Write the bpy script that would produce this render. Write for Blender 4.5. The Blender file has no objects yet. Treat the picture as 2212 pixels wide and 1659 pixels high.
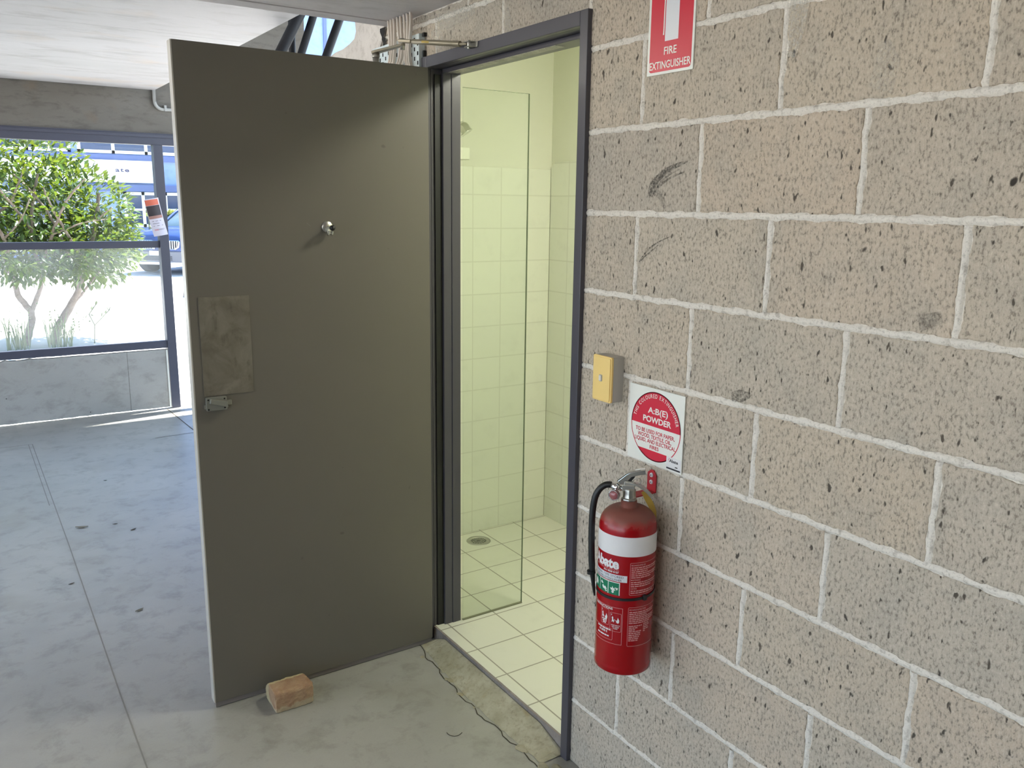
import bpy, math, random
from mathutils import Vector, Matrix
random.seed(7)
S = bpy.context.scene
COL = S.collection
PI = math.pi

# ------------------------------------------------------------------ camera
YAW, PITCH, ROLL = -0.586540562, -0.208878193, 0.0125951289
cam_d = bpy.data.cameras.new('camera')
cam_d.sensor_fit = 'HORIZONTAL'
cam_d.sensor_width = 36.0
cam_d.lens = 1810.0 / 2212.0 * 36.0
cam_d.clip_start = 0.05
cam_d.clip_end = 300
cam = bpy.data.objects.new('camera', cam_d)
COL.objects.link(cam)
_f = Vector((-math.sin(YAW) * math.cos(PITCH), math.cos(YAW) * math.cos(PITCH), math.sin(PITCH)))
_r = Vector((math.cos(YAW), math.sin(YAW), 0))
_u = _r.cross(_f)
_r2 = math.cos(ROLL) * _r + math.sin(ROLL) * _u
_u2 = -math.sin(ROLL) * _r + math.cos(ROLL) * _u
M = Matrix.Identity(4)
for i in range(3):
    M[i][0], M[i][1], M[i][2] = _r2[i], _u2[i], -_f[i]
M.translation = Vector((-1.3813949, -1.5499951, 1.6138001))
cam.matrix_world = M
S.camera = cam

# ------------------------------------------------------------------ world, sun, exposure
world = bpy.data.worlds.new('sky')
S.world = world
world.use_nodes = True
wn = world.node_tree
wn.nodes.clear()
wo = wn.nodes.new('ShaderNodeOutputWorld')
wb = wn.nodes.new('ShaderNodeBackground')
sky = wn.nodes.new('ShaderNodeTexSky')
sky.sky_type = 'HOSEK_WILKIE'
sky.turbidity = 3.0
sky.ground_albedo = 0.5
SUN_TO = Vector((0.416, 0.0734, 0.906)).normalized()
sky.sun_direction = SUN_TO
tint = wn.nodes.new('ShaderNodeMix')
tint.data_type = 'RGBA'
tint.blend_type = 'MULTIPLY'
tint.inputs[0].default_value = 1.0
tint.inputs[7].default_value = (1.08, 1.0, 0.90, 1)
wn.links.new(sky.outputs[0], tint.inputs[6])
wn.links.new(tint.outputs[2], wb.inputs[0])
wb.inputs[1].default_value = 6.2
wn.links.new(wb.outputs[0], wo.inputs[0])

sun_d = bpy.data.lights.new('sun', 'SUN')
sun_d.energy = 9.0
sun_d.angle = 0.009
sun_d.color = (1.0, 0.97, 0.92)
sun = bpy.data.objects.new('sun', sun_d)
COL.objects.link(sun)
sun.rotation_euler = SUN_TO.to_track_quat('Z', 'Y').to_euler()
sun.location = SUN_TO * 40


def area(name, loc, rot, sx, sy, power, color, portal=False):
    d = bpy.data.lights.new(name, 'AREA')
    d.shape = 'RECTANGLE'
    d.size, d.size_y = sx, sy
    d.energy = power
    d.color = color
    d.cycles.is_portal = portal
    o = bpy.data.objects.new(name, d)
    o.location = loc
    o.rotation_euler = rot
    COL.objects.link(o)
    return o


# sky portals at the two real openings: the front glazing and the open vehicle bay on the far side of the garage
area('portal_front', (-2.4, 5.55, 1.1), (-PI / 2, 0, 0), 7.2, 2.4, 1, (1, 1, 1), True)
area('portal_side', (-6.45, 0.0, 1.15), (0, -PI / 2, 0), 2.3, 9.2, 1, (1, 1, 1), True)

S.view_settings.view_transform = 'Standard'
S.view_settings.look = 'None'
S.view_settings.gamma = 1.0
S.view_settings.use_curve_mapping = False
S.view_settings.exposure = 1.43
S.cycles.max_bounces = 14
S.cycles.diffuse_bounces = 8
S.cycles.transparent_max_bounces = 24
S.cycles.sample_clamp_indirect = 8.0


# ------------------------------------------------------------------ helpers
def lin(r, g, b):
    def f(c):
        c /= 255.0
        return c / 12.92 if c <= 0.04045 else ((c + 0.055) / 1.055) ** 2.4
    return (f(r), f(g), f(b), 1.0)


class NT:
    def __init__(self, name):
        self.m = bpy.data.materials.new(name)
        self.m.use_nodes = True
        self.t = self.m.node_tree
        self.t.nodes.clear()
        self.out = self.n('ShaderNodeOutputMaterial')

    def n(self, typ, **kw):
        nd = self.t.nodes.new(typ)
        for k, v in kw.items():
            setattr(nd, k, v)
        return nd

    def l(self, a, b):
        self.t.links.new(a, b)

    def val(self, sock, v):
        if isinstance(v, bpy.types.NodeSocket):
            self.l(v, sock)
        else:
            sock.default_value = v

    def coord(self, which='Object', scale=(1, 1, 1), loc=(0, 0, 0)):
        c = self.n('ShaderNodeTexCoord')
        mp = self.n('ShaderNodeMapping')
        mp.inputs['Scale'].default_value = scale
        mp.inputs['Location'].default_value = loc
        self.l(c.outputs[which], mp.inputs[0])
        return mp.outputs[0]

    def noise(self, vec, scale, detail=4, rough=0.55, dist=0.0):
        nd = self.n('ShaderNodeTexNoise')
        nd.inputs['Scale'].default_value = scale
        nd.inputs['Detail'].default_value = detail
        nd.inputs['Roughness'].default_value = rough
        nd.inputs['Distortion'].default_value = dist
        self.l(vec, nd.inputs['Vector'])
        return nd.outputs[0]

    def ramp(self, fac, stops):
        r = self.n('ShaderNodeValToRGB')
        el = r.color_ramp.elements
        while len(el) < len(stops):
            el.new(0.5)
        for e, (p, c) in zip(el, stops):
            e.position = p
            e.color = c if len(c) == 4 else (*c, 1)
        self.l(fac, r.inputs[0])
        return r.outputs[0]

    def mix(self, fac, a, b, mode='MIX'):
        m = self.n('ShaderNodeMix', data_type='RGBA', blend_type=mode)
        self.val(m.inputs[0], fac)
        self.val(m.inputs[6], a)
        self.val(m.inputs[7], b)
        return m.outputs[2]

    def math(self, op, a, b=0.0, clamp=False):
        m = self.n('ShaderNodeMath', operation=op)
        m.use_clamp = clamp
        self.val(m.inputs[0], a)
        self.val(m.inputs[1], b)
        return m.outputs[0]

    def bump(self, h, strength, dist, normal=None):
        b = self.n('ShaderNodeBump')
        b.inputs['Strength'].default_value = strength
        b.inputs['Distance'].default_value = dist
        self.l(h, b.inputs['Height'])
        if normal is not None:
            self.l(normal, b.inputs['Normal'])
        return b.outputs[0]

    def bsdf(self, color, rough=0.5, metal=0.0, normal=None, **kw):
        p = self.n('ShaderNodeBsdfPrincipled')
        self.val(p.inputs['Base Color'], color)
        self.val(p.inputs['Roughness'], rough)
        self.val(p.inputs['Metallic'], metal)
        if normal is not None:
            self.l(normal, p.inputs['Normal'])
        for k, v in kw.items():
            self.val(p.inputs[k.replace('_', ' ')], v)
        self.l(p.outputs[0], self.out.inputs[0])
        return p


def simple(name, color, rough=0.5, metal=0.0, vary=0.06, scale=30.0, bump=0.0, **kw):
    t = NT(name)
    v = t.coord()
    nz = t.noise(v, scale, 3)
    dark = tuple(max(0, c * (1 - vary)) for c in color[:3]) + (1,)
    lite = tuple(min(1, c * (1 + vary)) for c in color[:3]) + (1,)
    c = t.mix(nz, dark, lite)
    nrm = t.bump(nz, bump, 0.002) if bump else None
    t.bsdf(c, rough, metal, nrm, **kw)
    return t.m


def schlick(t):
    """reflectance of a thin pane, the same from both of its faces"""
    lw = t.n('ShaderNodeLayerWeight')
    lw.inputs[0].default_value = 0.5
    return t.math('ADD', t.math('MULTIPLY', t.math('POWER', lw.outputs['Facing'], 5.0), 0.9), 0.035)


def glass_mat(name, tint, spec=1.0):
    t = NT(name)
    tr = t.n('ShaderNodeBsdfTransparent')
    tr.inputs[0].default_value = tint
    gl = t.n('ShaderNodeBsdfGlossy')
    gl.inputs['Roughness'].default_value = 0.01
    mx = t.n('ShaderNodeMixShader')
    t.l(t.math('MULTIPLY', schlick(t), spec, True), mx.inputs[0])
    t.l(tr.outputs[0], mx.inputs[1])
    t.l(gl.outputs[0], mx.inputs[2])
    t.l(mx.outputs[0], t.out.inputs[0])
    return t.m


class MB:
    """collects shapes and links them as one mesh object"""
    def __init__(self):
        self.v, self.f, self.mi, self.sm = [], [], [], []
        self.attr = []

    def add(self, verts, faces, mi=0, smooth=False, a=0.0):
        o = len(self.v)
        self.v += [tuple(p) for p in verts]
        for f in faces:
            self.f.append([i + o for i in f])
            self.mi.append(mi)
            self.sm.append(smooth)
            self.attr.append(a)
        return self

    def box(self, x0, x1, y0, y1, z0, z1, mi=0, a=0.0):
        v = [(x, y, z) for z in (z0, z1) for y in (y0, y1) for x in (x0, x1)]
        return self.add(v, [(0, 2, 3, 1), (4, 5, 7, 6), (0, 1, 5, 4), (2, 6, 7, 3), (0, 4, 6, 2), (1, 3, 7, 5)], mi, False, a)

    def obox(self, p0, p1, w, h, up=(0, 0, 1), mi=0):
        """a bar from p0 to p1, w wide, h high"""
        p0, p1 = Vector(p0), Vector(p1)
        d = (p1 - p0).normalized()
        s = d.cross(Vector(up)).normalized()
        t = s.cross(d)
        v = []
        for p in (p0, p1):
            for a, b in ((-1, -1), (1, -1), (1, 1), (-1, 1)):
                v.append(p + s * a * w / 2 + t * b * h / 2)
        return self.add(v, [(3, 2, 1, 0), (4, 5, 6, 7), (0, 1, 5, 4), (1, 2, 6, 5), (2, 3, 7, 6), (3, 0, 4, 7)], mi)

    def tube(self, pts, r, n=12, mi=0, caps=True, sx=1.0, ref=None):
        pts = [Vector(p) for p in pts]
        rs = r if isinstance(r, (list, tuple)) else [r] * len(pts)
        rings = []
        prev = None
        for i, p in enumerate(pts):
            d = (pts[min(i + 1, len(pts) - 1)] - pts[max(i - 1, 0)]).normalized()
            if prev is None:
                a = Vector(ref) if ref else (Vector((0, 0, 1)) if abs(d.z) < 0.9 else Vector((1, 0, 0)))
                s = (a - d * a.dot(d)).normalized()
            else:
                s = (prev - d * prev.dot(d)).normalized()
            prev = s
            t = d.cross(s)
            rings.append([p + (s * math.cos(2 * PI * k / n) + t * math.sin(2 * PI * k / n) * sx) * rs[i] for k in range(n)])
        v = [q for ring in rings for q in ring]
        f = []
        for i in range(len(pts) - 1):
            for k in range(n):
                f.append((i * n + k, i * n + (k + 1) % n, (i + 1) * n + (k + 1) % n, (i + 1) * n + k))
        self.add(v, f, mi, True)
        if caps:
            o = len(v)
            self.add(rings[0], [tuple(range(n - 1, -1, -1))], mi)
            self.add(rings[-1], [tuple(range(n))], mi)
        return self

    def lathe(self, prof, n=32, c=(0, 0, 0), mi=0, ax='z', a0=0.0, a1=2 * PI, frame=None):
        """prof: list of (radius, height)"""
        full = abs(a1 - a0 - 2 * PI) < 1e-6
        m = n if full else n + 1
        v = []
        c = Vector(c)
        if frame is None:
            frame = {'z': (Vector((1, 0, 0)), Vector((0, 1, 0)), Vector((0, 0, 1))),
                     'x': (Vector((0, 1, 0)), Vector((0, 0, 1)), Vector((1, 0, 0))),
                     'y': (Vector((0, 0, 1)), Vector((1, 0, 0)), Vector((0, 1, 0)))}[ax]
        X, Y, Z = frame
        for r, h in prof:
            for k in range(m):
                t = a0 + (a1 - a0) * k / n
                v.append(c + X * (r * math.cos(t)) + Y * (r * math.sin(t)) + Z * h)
        f = []
        for i in range(len(prof) - 1):
            for k in range(n):
                k2 = (k + 1) % m
                f.append((i * m + k, i * m + k2, (i + 1) * m + k2, (i + 1) * m + k))
        return self.add(v, f, mi, True)

    def prism(self, poly, fn, d0, d1, mi=0):
        """poly: 2-D outline; fn(u, v, d) gives the point"""
        n = len(poly)
        v = [fn(u, w, d0) for u, w in poly] + [fn(u, w, d1) for u, w in poly]
        f = [tuple(range(n - 1, -1, -1)), tuple(range(n, 2 * n))]
        for k in range(n):
            f.append((k, (k + 1) % n, n + (k + 1) % n, n + k))
        return self.add(v, f, mi)

    def build(self, name, mats, parent=None, bevel=0.0, seg=2, local=False, attr=None, weld=False):
        me = bpy.data.meshes.new(name)
        off = Vector(parent['_o']) if (parent is not None and not local and '_o' in parent) else Vector((0, 0, 0))
        me.from_pydata([Vector(p) - off for p in self.v], [], self.f)
        if not isinstance(mats, (list, tuple)):
            mats = [mats]
        for m in mats:
            me.materials.append(m)
        me.polygons.foreach_set('material_index', self.mi)
        me.polygons.foreach_set('use_smooth', self.sm)
        if attr:
            a = me.attributes.new(attr, 'FLOAT', 'FACE')
            a.data.foreach_set('value', self.attr)
        me.update()
        o = bpy.data.objects.new(name, me)
        COL.objects.link(o)
        o['_o'] = tuple(off)
        if parent is not None:
            o.parent = parent
        if weld:
            w = o.modifiers.new('weld', 'WELD')
            w.merge_threshold = 0.0001
        if bevel:
            b = o.modifiers.new('bevel', 'BEVEL')
            b.width = bevel
            b.segments = seg
            b.limit_method = 'ANGLE'
            b.angle_limit = 0.6
        return o


def empty(name, loc, label=None, cat=None, group=None, rz=0.0, kind=None):
    o = bpy.data.objects.new(name, None)
    o.location = loc
    o.rotation_euler = (0, 0, rz)
    o.empty_display_size = 0.1
    o['_o'] = tuple(loc)
    COL.objects.link(o)
    return tag(o, label, cat, group, kind)


def tag(o, label=None, cat=None, group=None, kind=None):
    if label:
        o['label'] = label
    if cat:
        o['category'] = cat
    if group:
        o['group'] = group
    if kind:
        o['kind'] = kind
    return o


def structure(o, label=None, cat=None):
    return tag(o, label, cat, None, 'structure')


_text_cache = {}


def text2d(s, bold=0.0, space=1.0):
    """outline of a string as (vertices, faces), 1 unit high capitals, left edge at 0"""
    key = (s, bold, space)
    if key in _text_cache:
        return _text_cache[key]
    cu = bpy.data.curves.new('letters', 'FONT')
    cu.body = s
    cu.size = 1.0
    cu.offset = bold
    cu.space_character = space
    cu.resolution_u = 3
    ob = bpy.data.objects.new('letters', cu)
    COL.objects.link(ob)
    dg = bpy.context.evaluated_depsgraph_get()
    me = bpy.data.meshes.new_from_object(ob.evaluated_get(dg))
    vs = [(v.co.x, v.co.y) for v in me.vertices]
    fs = [tuple(p.vertices) for p in me.polygons]
    bpy.data.objects.remove(ob)
    bpy.data.meshes.remove(me)
    bpy.data.curves.remove(cu)
    x0 = min(v[0] for v in vs)
    x1 = max(v[0] for v in vs)
    cap = 0.73
    vs = [((x - x0), y / cap) for x, y in vs]
    _text_cache[key] = (vs, fs, x1 - x0)
    return _text_cache[key]


def put_text(mb, s, u, v, width, height, fn, align='l', bold=0.0, mi=0, space=1.0):
    """string s with capitals `height` tall, `width` wide in all, lower edge at v; fn(u, v) gives the 3-D point"""
    vs, fs, w = text2d(s, bold, space)
    sx = width / w
    u0 = u - (width / 2 if align == 'c' else width if align == 'r' else 0)
    mb.add([fn(u0 + x * sx, v + y * height) for x, y in vs], fs, mi)


def rrect(u0, u1, v0, v1, r, n=5):
    p = []
    for cx, cy, a in ((u1 - r, v1 - r, 0), (u0 + r, v1 - r, 90), (u0 + r, v0 + r, 180), (u1 - r, v0 + r, 270)):
        for k in range(n + 1):
            t = math.radians(a + 90 * k / n)
            p.append((cx + r * math.cos(t), cy + r * math.sin(t)))
    return p


def outline(mb, poly, w, fn, mi=0):
    """a closed line w wide along a convex outline"""
    n = len(poly)
    cx = sum(p[0] for p in poly) / n
    cy = sum(p[1] for p in poly) / n
    inner = []
    for i in range(n):
        a, b, c = Vector(poly[i - 1]), Vector(poly[i]), Vector(poly[(i + 1) % n])
        d = ((b - a).normalized() if (b - a).length > 1e-9 else Vector((0, 0))) + ((c - b).normalized() if (c - b).length > 1e-9 else Vector((0, 0)))
        d.normalize()
        nrm = Vector((-d.y, d.x))
        if nrm.dot(Vector((cx, cy)) - b) < 0:
            nrm = -nrm
        inner.append(b + nrm * w)
    v = [fn(*p) for p in poly] + [fn(*p) for p in inner]
    mb.add(v, [(k, (k + 1) % n, n + (k + 1) % n, n + k) for k in range(n)], mi)


# ------------------------------------------------------------------ materials
def m_block():
    t = NT('block_face')
    v = t.coord()
    at = t.n('ShaderNodeAttribute', attribute_name='blk')
    rnd = at.outputs['Fac']
    base = t.ramp(rnd, [(0.0, lin(180, 171, 157)), (0.3, lin(188, 176, 158)), (0.55, lin(182, 175, 162)), (0.8, lin(190, 176, 158)), (1.0, lin(170, 165, 155))])
    vs = t.coord(scale=(1, 1, 0.55))
    big = t.noise(vs, 5.0, 3)
    col = t.mix(t.math('MULTIPLY', big, 0.45), base, lin(190, 170, 148))
    blotch = t.noise(v, 9.0, 4, 0.6)
    col = t.mix(t.ramp(blotch, [(0.45, (0, 0, 0)), (0.75, (0.5, 0.5, 0.5))]), col, lin(158, 153, 143))
    vp = t.coord(scale=(1, 1, 0.5))
    grain = t.noise(t.coord(scale=(1, 1, 0.6)), 165.0, 4, 0.7)
    grain = t.math('ADD', grain, t.math('MULTIPLY', t.math('SUBTRACT', t.noise(v, 24.0, 2), 0.5), 0.12))
    col = t.mix(t.ramp(grain, [(0.37, (0.8, 0.8, 0.8)), (0.48, (0, 0, 0))]), col, lin(124, 115, 103))
    col = t.mix(t.ramp(grain, [(0.54, (0, 0, 0)), (0.72, (0.6, 0.6, 0.6))]), col, lin(214, 204, 188))
    pits = t.noise(vp, 75.0, 2, 0.5)
    pm = t.ramp(pits, [(0.29, (1, 1, 1)), (0.345, (0, 0, 0))])
    col = t.mix(pm, col, lin(84, 77, 68))
    pits2 = t.noise(t.coord(scale=(1, 1, 0.7), loc=(3, 1, 7)), 33.0, 1, 0.4)
    pm2 = t.ramp(pits2, [(0.165, (1, 1, 1)), (0.2, (0, 0, 0))])
    col = t.mix(pm2, col, lin(60, 54, 48))
    h = t.math('SUBTRACT', grain, t.math('MULTIPLY', pm, 0.7))
    h = t.math('SUBTRACT', h, pm2)
    t.bsdf(col, 0.92, 0, t.bump(h, 0.8, 0.003))
    return t.m


def m_mortar():
    t = NT('mortar')
    v = t.coord()
    n1 = t.noise(v, 60, 4, 0.6)
    n2 = t.noise(v, 9, 3)
    c = t.mix(n2, lin(218, 211, 200), lin(234, 228, 218))
    c = t.mix(t.ramp(n1, [(0.3, (0.7, 0.7, 0.7)), (0.45, (0, 0, 0))]), c, lin(160, 152, 140))
    n3 = t.noise(v, 190, 4, 0.7)
    c = t.mix(t.ramp(n3, [(0.32, (0.6, 0.6, 0.6)), (0.47, (0, 0, 0))]), c, lin(168, 160, 148))
    t.bsdf(c, 0.93, 0, t.bump(t.math('ADD', n1, t.math('MULTIPLY', n3, 0.6)), 0.8, 0.005))
    return t.m


def m_concrete(name, base, dark, lite, scale=1.0, rough=0.75, bump=0.15, streak=(1, 1, 1), holes=0.0, stain=None):
    t = NT(name)
    v = t.coord(scale=streak)
    a = t.noise(v, 1.6 * scale, 6, 0.62, 0.15)
    b = t.noise(v, 10.0 * scale, 6, 0.68, 0.25)
    g = t.noise(t.coord(), 160.0, 2)
    c = t.mix(t.ramp(a, [(0.35, (0, 0, 0)), (0.68, (1, 1, 1))]), base, lite)
    c = t.mix(t.ramp(b, [(0.5, (0, 0, 0)), (0.78, (0.85, 0.85, 0.85))]), c, dark)
    c = t.mix(t.math('MULTIPLY', g, 0.18), c, dark)
    if stain:
        s = t.noise(t.coord(loc=(4, 2, 1)), 2.6 * scale, 3, 0.5, 0.2)
        c = t.mix(t.ramp(s, [(0.6, (0, 0, 0)), (0.75, (0.6, 0.6, 0.6))]), c, stain)
    h = t.math('ADD', t.math('MULTIPLY', b, 0.5), t.math('MULTIPLY', g, 0.3))
    if holes:
        vo = t.n('ShaderNodeTexVoronoi')
        vo.inputs['Scale'].default_value = holes
        t.l(t.coord(), vo.inputs['Vector'])
        d = t.math('ADD', vo.outputs['Distance'], t.math('MULTIPLY', t.noise(t.coord(), 3.1, 1), 0.35))
        pm = t.ramp(d, [(0.165, (1, 1, 1)), (0.19, (0, 0, 0))])
        c = t.mix(pm, c, lin(60, 58, 56))
        h = t.math('SUBTRACT', h, pm)
    t.bsdf(c, rough, 0, t.bump(h, bump, 0.006))
    return t.m


def m_tile(name, ux, vx, offs, size, col, grout, gw, rough=0.25):
    """square tiles; ux and vx pick the two object axes (0..2)"""
    t = NT(name)
    c = t.n('ShaderNodeTexCoord')
    sp = t.n('ShaderNodeSeparateXYZ')
    t.l(c.outputs['Object'], sp.inputs[0])
    cells = []
    masks = []
    for ax, o, s in ((ux, offs[0], size[0]), (vx, offs[1], size[1])):
        q = t.math('DIVIDE', t.math('SUBTRACT', sp.outputs[ax], o), s)
        fr = t.math('FRACT', q)
        cells.append(t.math('FLOOR', q))
        e = t.math('MINIMUM', fr, t.math('SUBTRACT', 1.0, fr))
        masks.append(t.math('MULTIPLY', e, s))
    m = t.math('MINIMUM', masks[0], masks[1])
    g = t.ramp(m, [(gw * 0.45, (1, 1, 1)), (gw * 0.75, (0, 0, 0))])
    cv = t.n('ShaderNodeCombineXYZ')
    t.l(cells[0], cv.inputs[0])
    t.l(cells[1], cv.inputs[1])
    wn_ = t.n('ShaderNodeTexWhiteNoise')
    t.l(cv.outputs[0], wn_.inputs['Vector'])
    d = tuple(k * 0.97 for k in col[:3]) + (1,)
    base = t.mix(wn_.outputs['Value'], d, col)
    dirt = t.noise(t.coord(), 11, 4, 0.6)
    base = t.mix(t.ramp(dirt, [(0.55, (0, 0, 0)), (0.8, (0.35, 0.35, 0.35))]), base, tuple(k * 0.78 for k in col[:3]) + (1,))
    base = t.mix(g, base, grout)
    h = t.math('SUBTRACT', 1.0, g)
    t.bsdf(base, rough, 0, t.bump(h, 0.25, 0.001))
    return t.m


MT = {}
MT['block'] = m_block()
MT['mortar'] = m_mortar()
MT['floor'] = m_concrete('floor_concrete', lin(146, 145, 140), lin(112, 109, 102), lin(164, 163, 157), 0.9, 0.36, 0.12, stain=lin(130, 125, 113))
MT['soffit'] = m_concrete('soffit_concrete', lin(174, 173, 176), lin(136, 132, 132), lin(190, 188, 192), 0.8, 0.55, 0.1, (0.35, 1, 1), stain=lin(190, 172, 156))
MT['slab'] = m_concrete('slab_concrete', lin(198, 193, 193), lin(160, 154, 152), lin(212, 207, 207), 1.2, 0.7, 0.15, (0.4, 1, 1))
MT['beam'] = m_concrete('beam_concrete', lin(108, 104, 98), lin(80, 76, 70), lin(122, 118, 112), 1.4, 0.85, 0.2, (0.5, 1, 1.4), stain=lin(122, 104, 84))
MT['precast'] = m_concrete('precast_concrete', lin(158, 156, 152), lin(124, 121, 116), lin(174, 172, 168), 1.0, 0.7, 0.12, (0.6, 1, 1), holes=11.0)
MT['render'] = m_concrete('whitewashed_render', lin(196, 190, 184), lin(156, 148, 140), lin(214, 208, 202), 4.0, 0.9, 0.4)
MT['pave'] = m_concrete('paving', lin(206, 203, 196), lin(180, 176, 168), lin(222, 219, 212), 0.5, 0.8, 0.1)
MT['frame'] = simple('dark_frame_paint', lin(72, 70, 77), 0.32, vary=0.05, scale=12)
MT['alu'] = simple('window_aluminium', lin(74, 75, 89), 0.38, 0.0, vary=0.04)
def m_door():
    t = NT('door_paint')
    v = t.coord()
    a = t.noise(v, 2.2, 4, 0.5)
    g = t.noise(v, 220, 2)
    c = t.mix(a, lin(98, 94, 86), lin(106, 101, 92))
    sp = t.noise(v, 26, 1, 0.3)
    c = t.mix(t.ramp(sp, [(0.16, (0.6, 0.6, 0.6)), (0.2, (0, 0, 0))]), c, lin(74, 70, 62))
    t.bsdf(c, 0.42, 0, t.bump(g, 0.08, 0.0006))
    return t.m
MT['door'] = m_door()
MT['door_edge'] = simple('door_edge_strip', lin(186, 182, 174), 0.4, 0.2, scale=8, vary=0.12)  # paler than the door paint, on the closing edge only
MT['seal'] = simple('grey_seal', lin(118, 112, 110), 0.7)
def m_push():
    t = NT('worn_steel')
    v = t.coord()
    a = t.noise(v, 14, 5, 0.65, 0.8)
    b = t.noise(t.coord(scale=(1, 1, 0.4)), 42, 4, 0.6)
    c = t.mix(t.ramp(a, [(0.35, (0, 0, 0)), (0.65, (1, 1, 1))]), lin(108, 102, 90), lin(130, 125, 114))
    c = t.mix(t.ramp(b, [(0.58, (0, 0, 0)), (0.72, (0.6, 0.6, 0.6))]), c, lin(86, 80, 68))
    t.bsdf(c, t.ramp(a, [(0.3, (0.35,) * 3), (0.7, (0.55,) * 3)]), 0.35)
    return t.m
MT['push'] = m_push()
MT['chrome'] = simple('chrome', (0.78, 0.78, 0.76, 1), 0.14, 1.0, vary=0.03)
MT['steel'] = simple('satin_steel', (0.5, 0.49, 0.45, 1), 0.35, 1.0, vary=0.05)
MT['lock'] = simple('lock_paint', lin(132, 132, 124), 0.35, 0.3)
MT['bronze'] = simple('closer_paint', lin(146, 138, 120), 0.38, 0.4, vary=0.05)
MT['black'] = simple('black_rubber', lin(20, 20, 21), 0.45)
MT['blackhole'] = simple('dark_recess', lin(22, 20, 18), 0.9)
def m_red():
    t = NT('extinguisher_red')
    v = t.coord()
    sp = t.n('ShaderNodeSeparateXYZ')
    t.l(v, sp.inputs[0])
    nz = t.noise(v, 16, 4, 0.6, 0.3)
    zz = t.math('ADD', sp.outputs[2], t.math('MULTIPLY', t.math('SUBTRACT', nz, 0.5), 0.06))
    d = t.ramp(t.math('MULTIPLY', t.math('SUBTRACT', zz, 0.381), 34.0, True), [(0.0, (0, 0, 0)), (0.6, (0.75, 0.75, 0.75))])
    c = t.mix(d, lin(154, 0, 11), lin(116, 84, 72))
    t.bsdf(c, t.mix(d, (0.22,) * 3 + (1,), (0.6,) * 3 + (1,)), 0)
    return t.m
MT['red'] = m_red()
MT['redpaint'] = simple('red_enamel', lin(176, 18, 34), 0.35)
MT['signred'] = simple('sign_red', lin(200, 20, 52), 0.35, vary=0.02)
MT['signwhite'] = simple('sign_white', lin(226, 226, 218), 0.35, vary=0.02)
MT['signgrey'] = simple('sign_grey', lin(216, 216, 220), 0.35, vary=0.02)
MT['labelwhite'] = simple('label_white', lin(222, 220, 220), 0.3, vary=0.04, scale=60)
MT['labelpink'] = simple('label_print', lin(214, 150, 150), 0.35, vary=0.02)
MT['labelgreen'] = simple('label_green', lin(8, 112, 78), 0.35, vary=0.02)
MT['labelblack'] = simple('label_black', lin(40, 38, 40), 0.4, vary=0.02)
MT['bluetext'] = simple('sign_blue', lin(70, 64, 96), 0.5, vary=0.02)
MT['yellowed'] = simple('yellowed_plastic', lin(236, 204, 128), 0.35, vary=0.02)
MT['greyplastic'] = simple('grey_plastic', lin(176, 172, 164), 0.45, vary=0.03)
MT['rocker'] = simple('rocker_plastic', lin(218, 212, 204), 0.35, vary=0.02)
MT['tag'] = simple('yellow_tag', lin(176, 146, 62), 0.5)
MT['clear'] = glass_mat('clear_plastic', (0.9, 0.85, 0.86, 1), 1.6)
MT['glass'] = glass_mat('window_glass', (0.95, 0.97, 0.97, 1))
def m_dusty():
    t = NT('dusty_glass')
    tr = t.n('ShaderNodeBsdfTransparent')
    tr.inputs[0].default_value = (0.95, 0.97, 0.97, 1)
    df = t.n('ShaderNodeBsdfTranslucent')
    df.inputs[0].default_value = (0.8, 0.8, 0.78, 1)
    gl = t.n('ShaderNodeBsdfGlossy')
    gl.inputs['Roughness'].default_value = 0.01
    m1, m2 = t.n('ShaderNodeMixShader'), t.n('ShaderNodeMixShader')
    t.l(t.ramp(t.noise(t.coord(), 3.0, 3), [(0.3, (0.03, 0.03, 0.03)), (0.7, (0.08, 0.08, 0.08))]), m1.inputs[0])
    t.l(tr.outputs[0], m1.inputs[1])
    t.l(df.outputs[0], m1.inputs[2])
    t.l(schlick(t), m2.inputs[0])
    t.l(m1.outputs[0], m2.inputs[1])
    t.l(gl.outputs[0], m2.inputs[2])
    t.l(m2.outputs[0], t.out.inputs[0])
    return t.m


MT['dusty'] = m_dusty()
MT['showerglass'] = glass_mat('shower_glass', (0.955, 0.975, 0.955, 1), 1.2)
MT['glassedge'] = simple('glass_edge', lin(120, 134, 104), 0.25)
MT['tiles_back'] = m_tile('wall_tiles_back', 0, 2, (0.757, 1.061), (0.152, 0.1508), lin(226, 228, 214), lin(206, 207, 192), 0.0035)
MT['tiles_side'] = m_tile('wall_tiles_side', 1, 2, (1.633, 1.061), (0.152, 0.1508), lin(222, 224, 212), lin(202, 203, 190), 0.0035)  # greyer copy of the back tiles: side wall's shade put into the colour
MT['tiles_floor'] = m_tile('floor_tiles', 0, 1, (0.052, 0.424), (0.1985, 0.1917), lin(214, 214, 200), lin(112, 104, 88), 0.0052, 0.35)
MT['paint'] = simple('bathroom_paint', lin(218, 219, 204), 0.6, vary=0.03, scale=6)
MT['tray'] = simple('galvanised_tray', lin(206, 216, 218), 0.4, 0.3, vary=0.05)
MT['cable'] = simple('grey_cable', lin(226, 216, 206), 0.5, vary=0.04)
MT['conduit'] = simple('grey_conduit', lin(176, 176, 174), 0.5)
MT['darkpipe'] = simple('dark_pipe_paint', lin(24, 22, 26), 0.6)
MT['leafdark'] = None
MT['stone'] = m_concrete('doorstep_stone', lin(132, 122, 116), lin(100, 92, 86), lin(150, 140, 132), 6, 0.8, 0.3)

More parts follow.
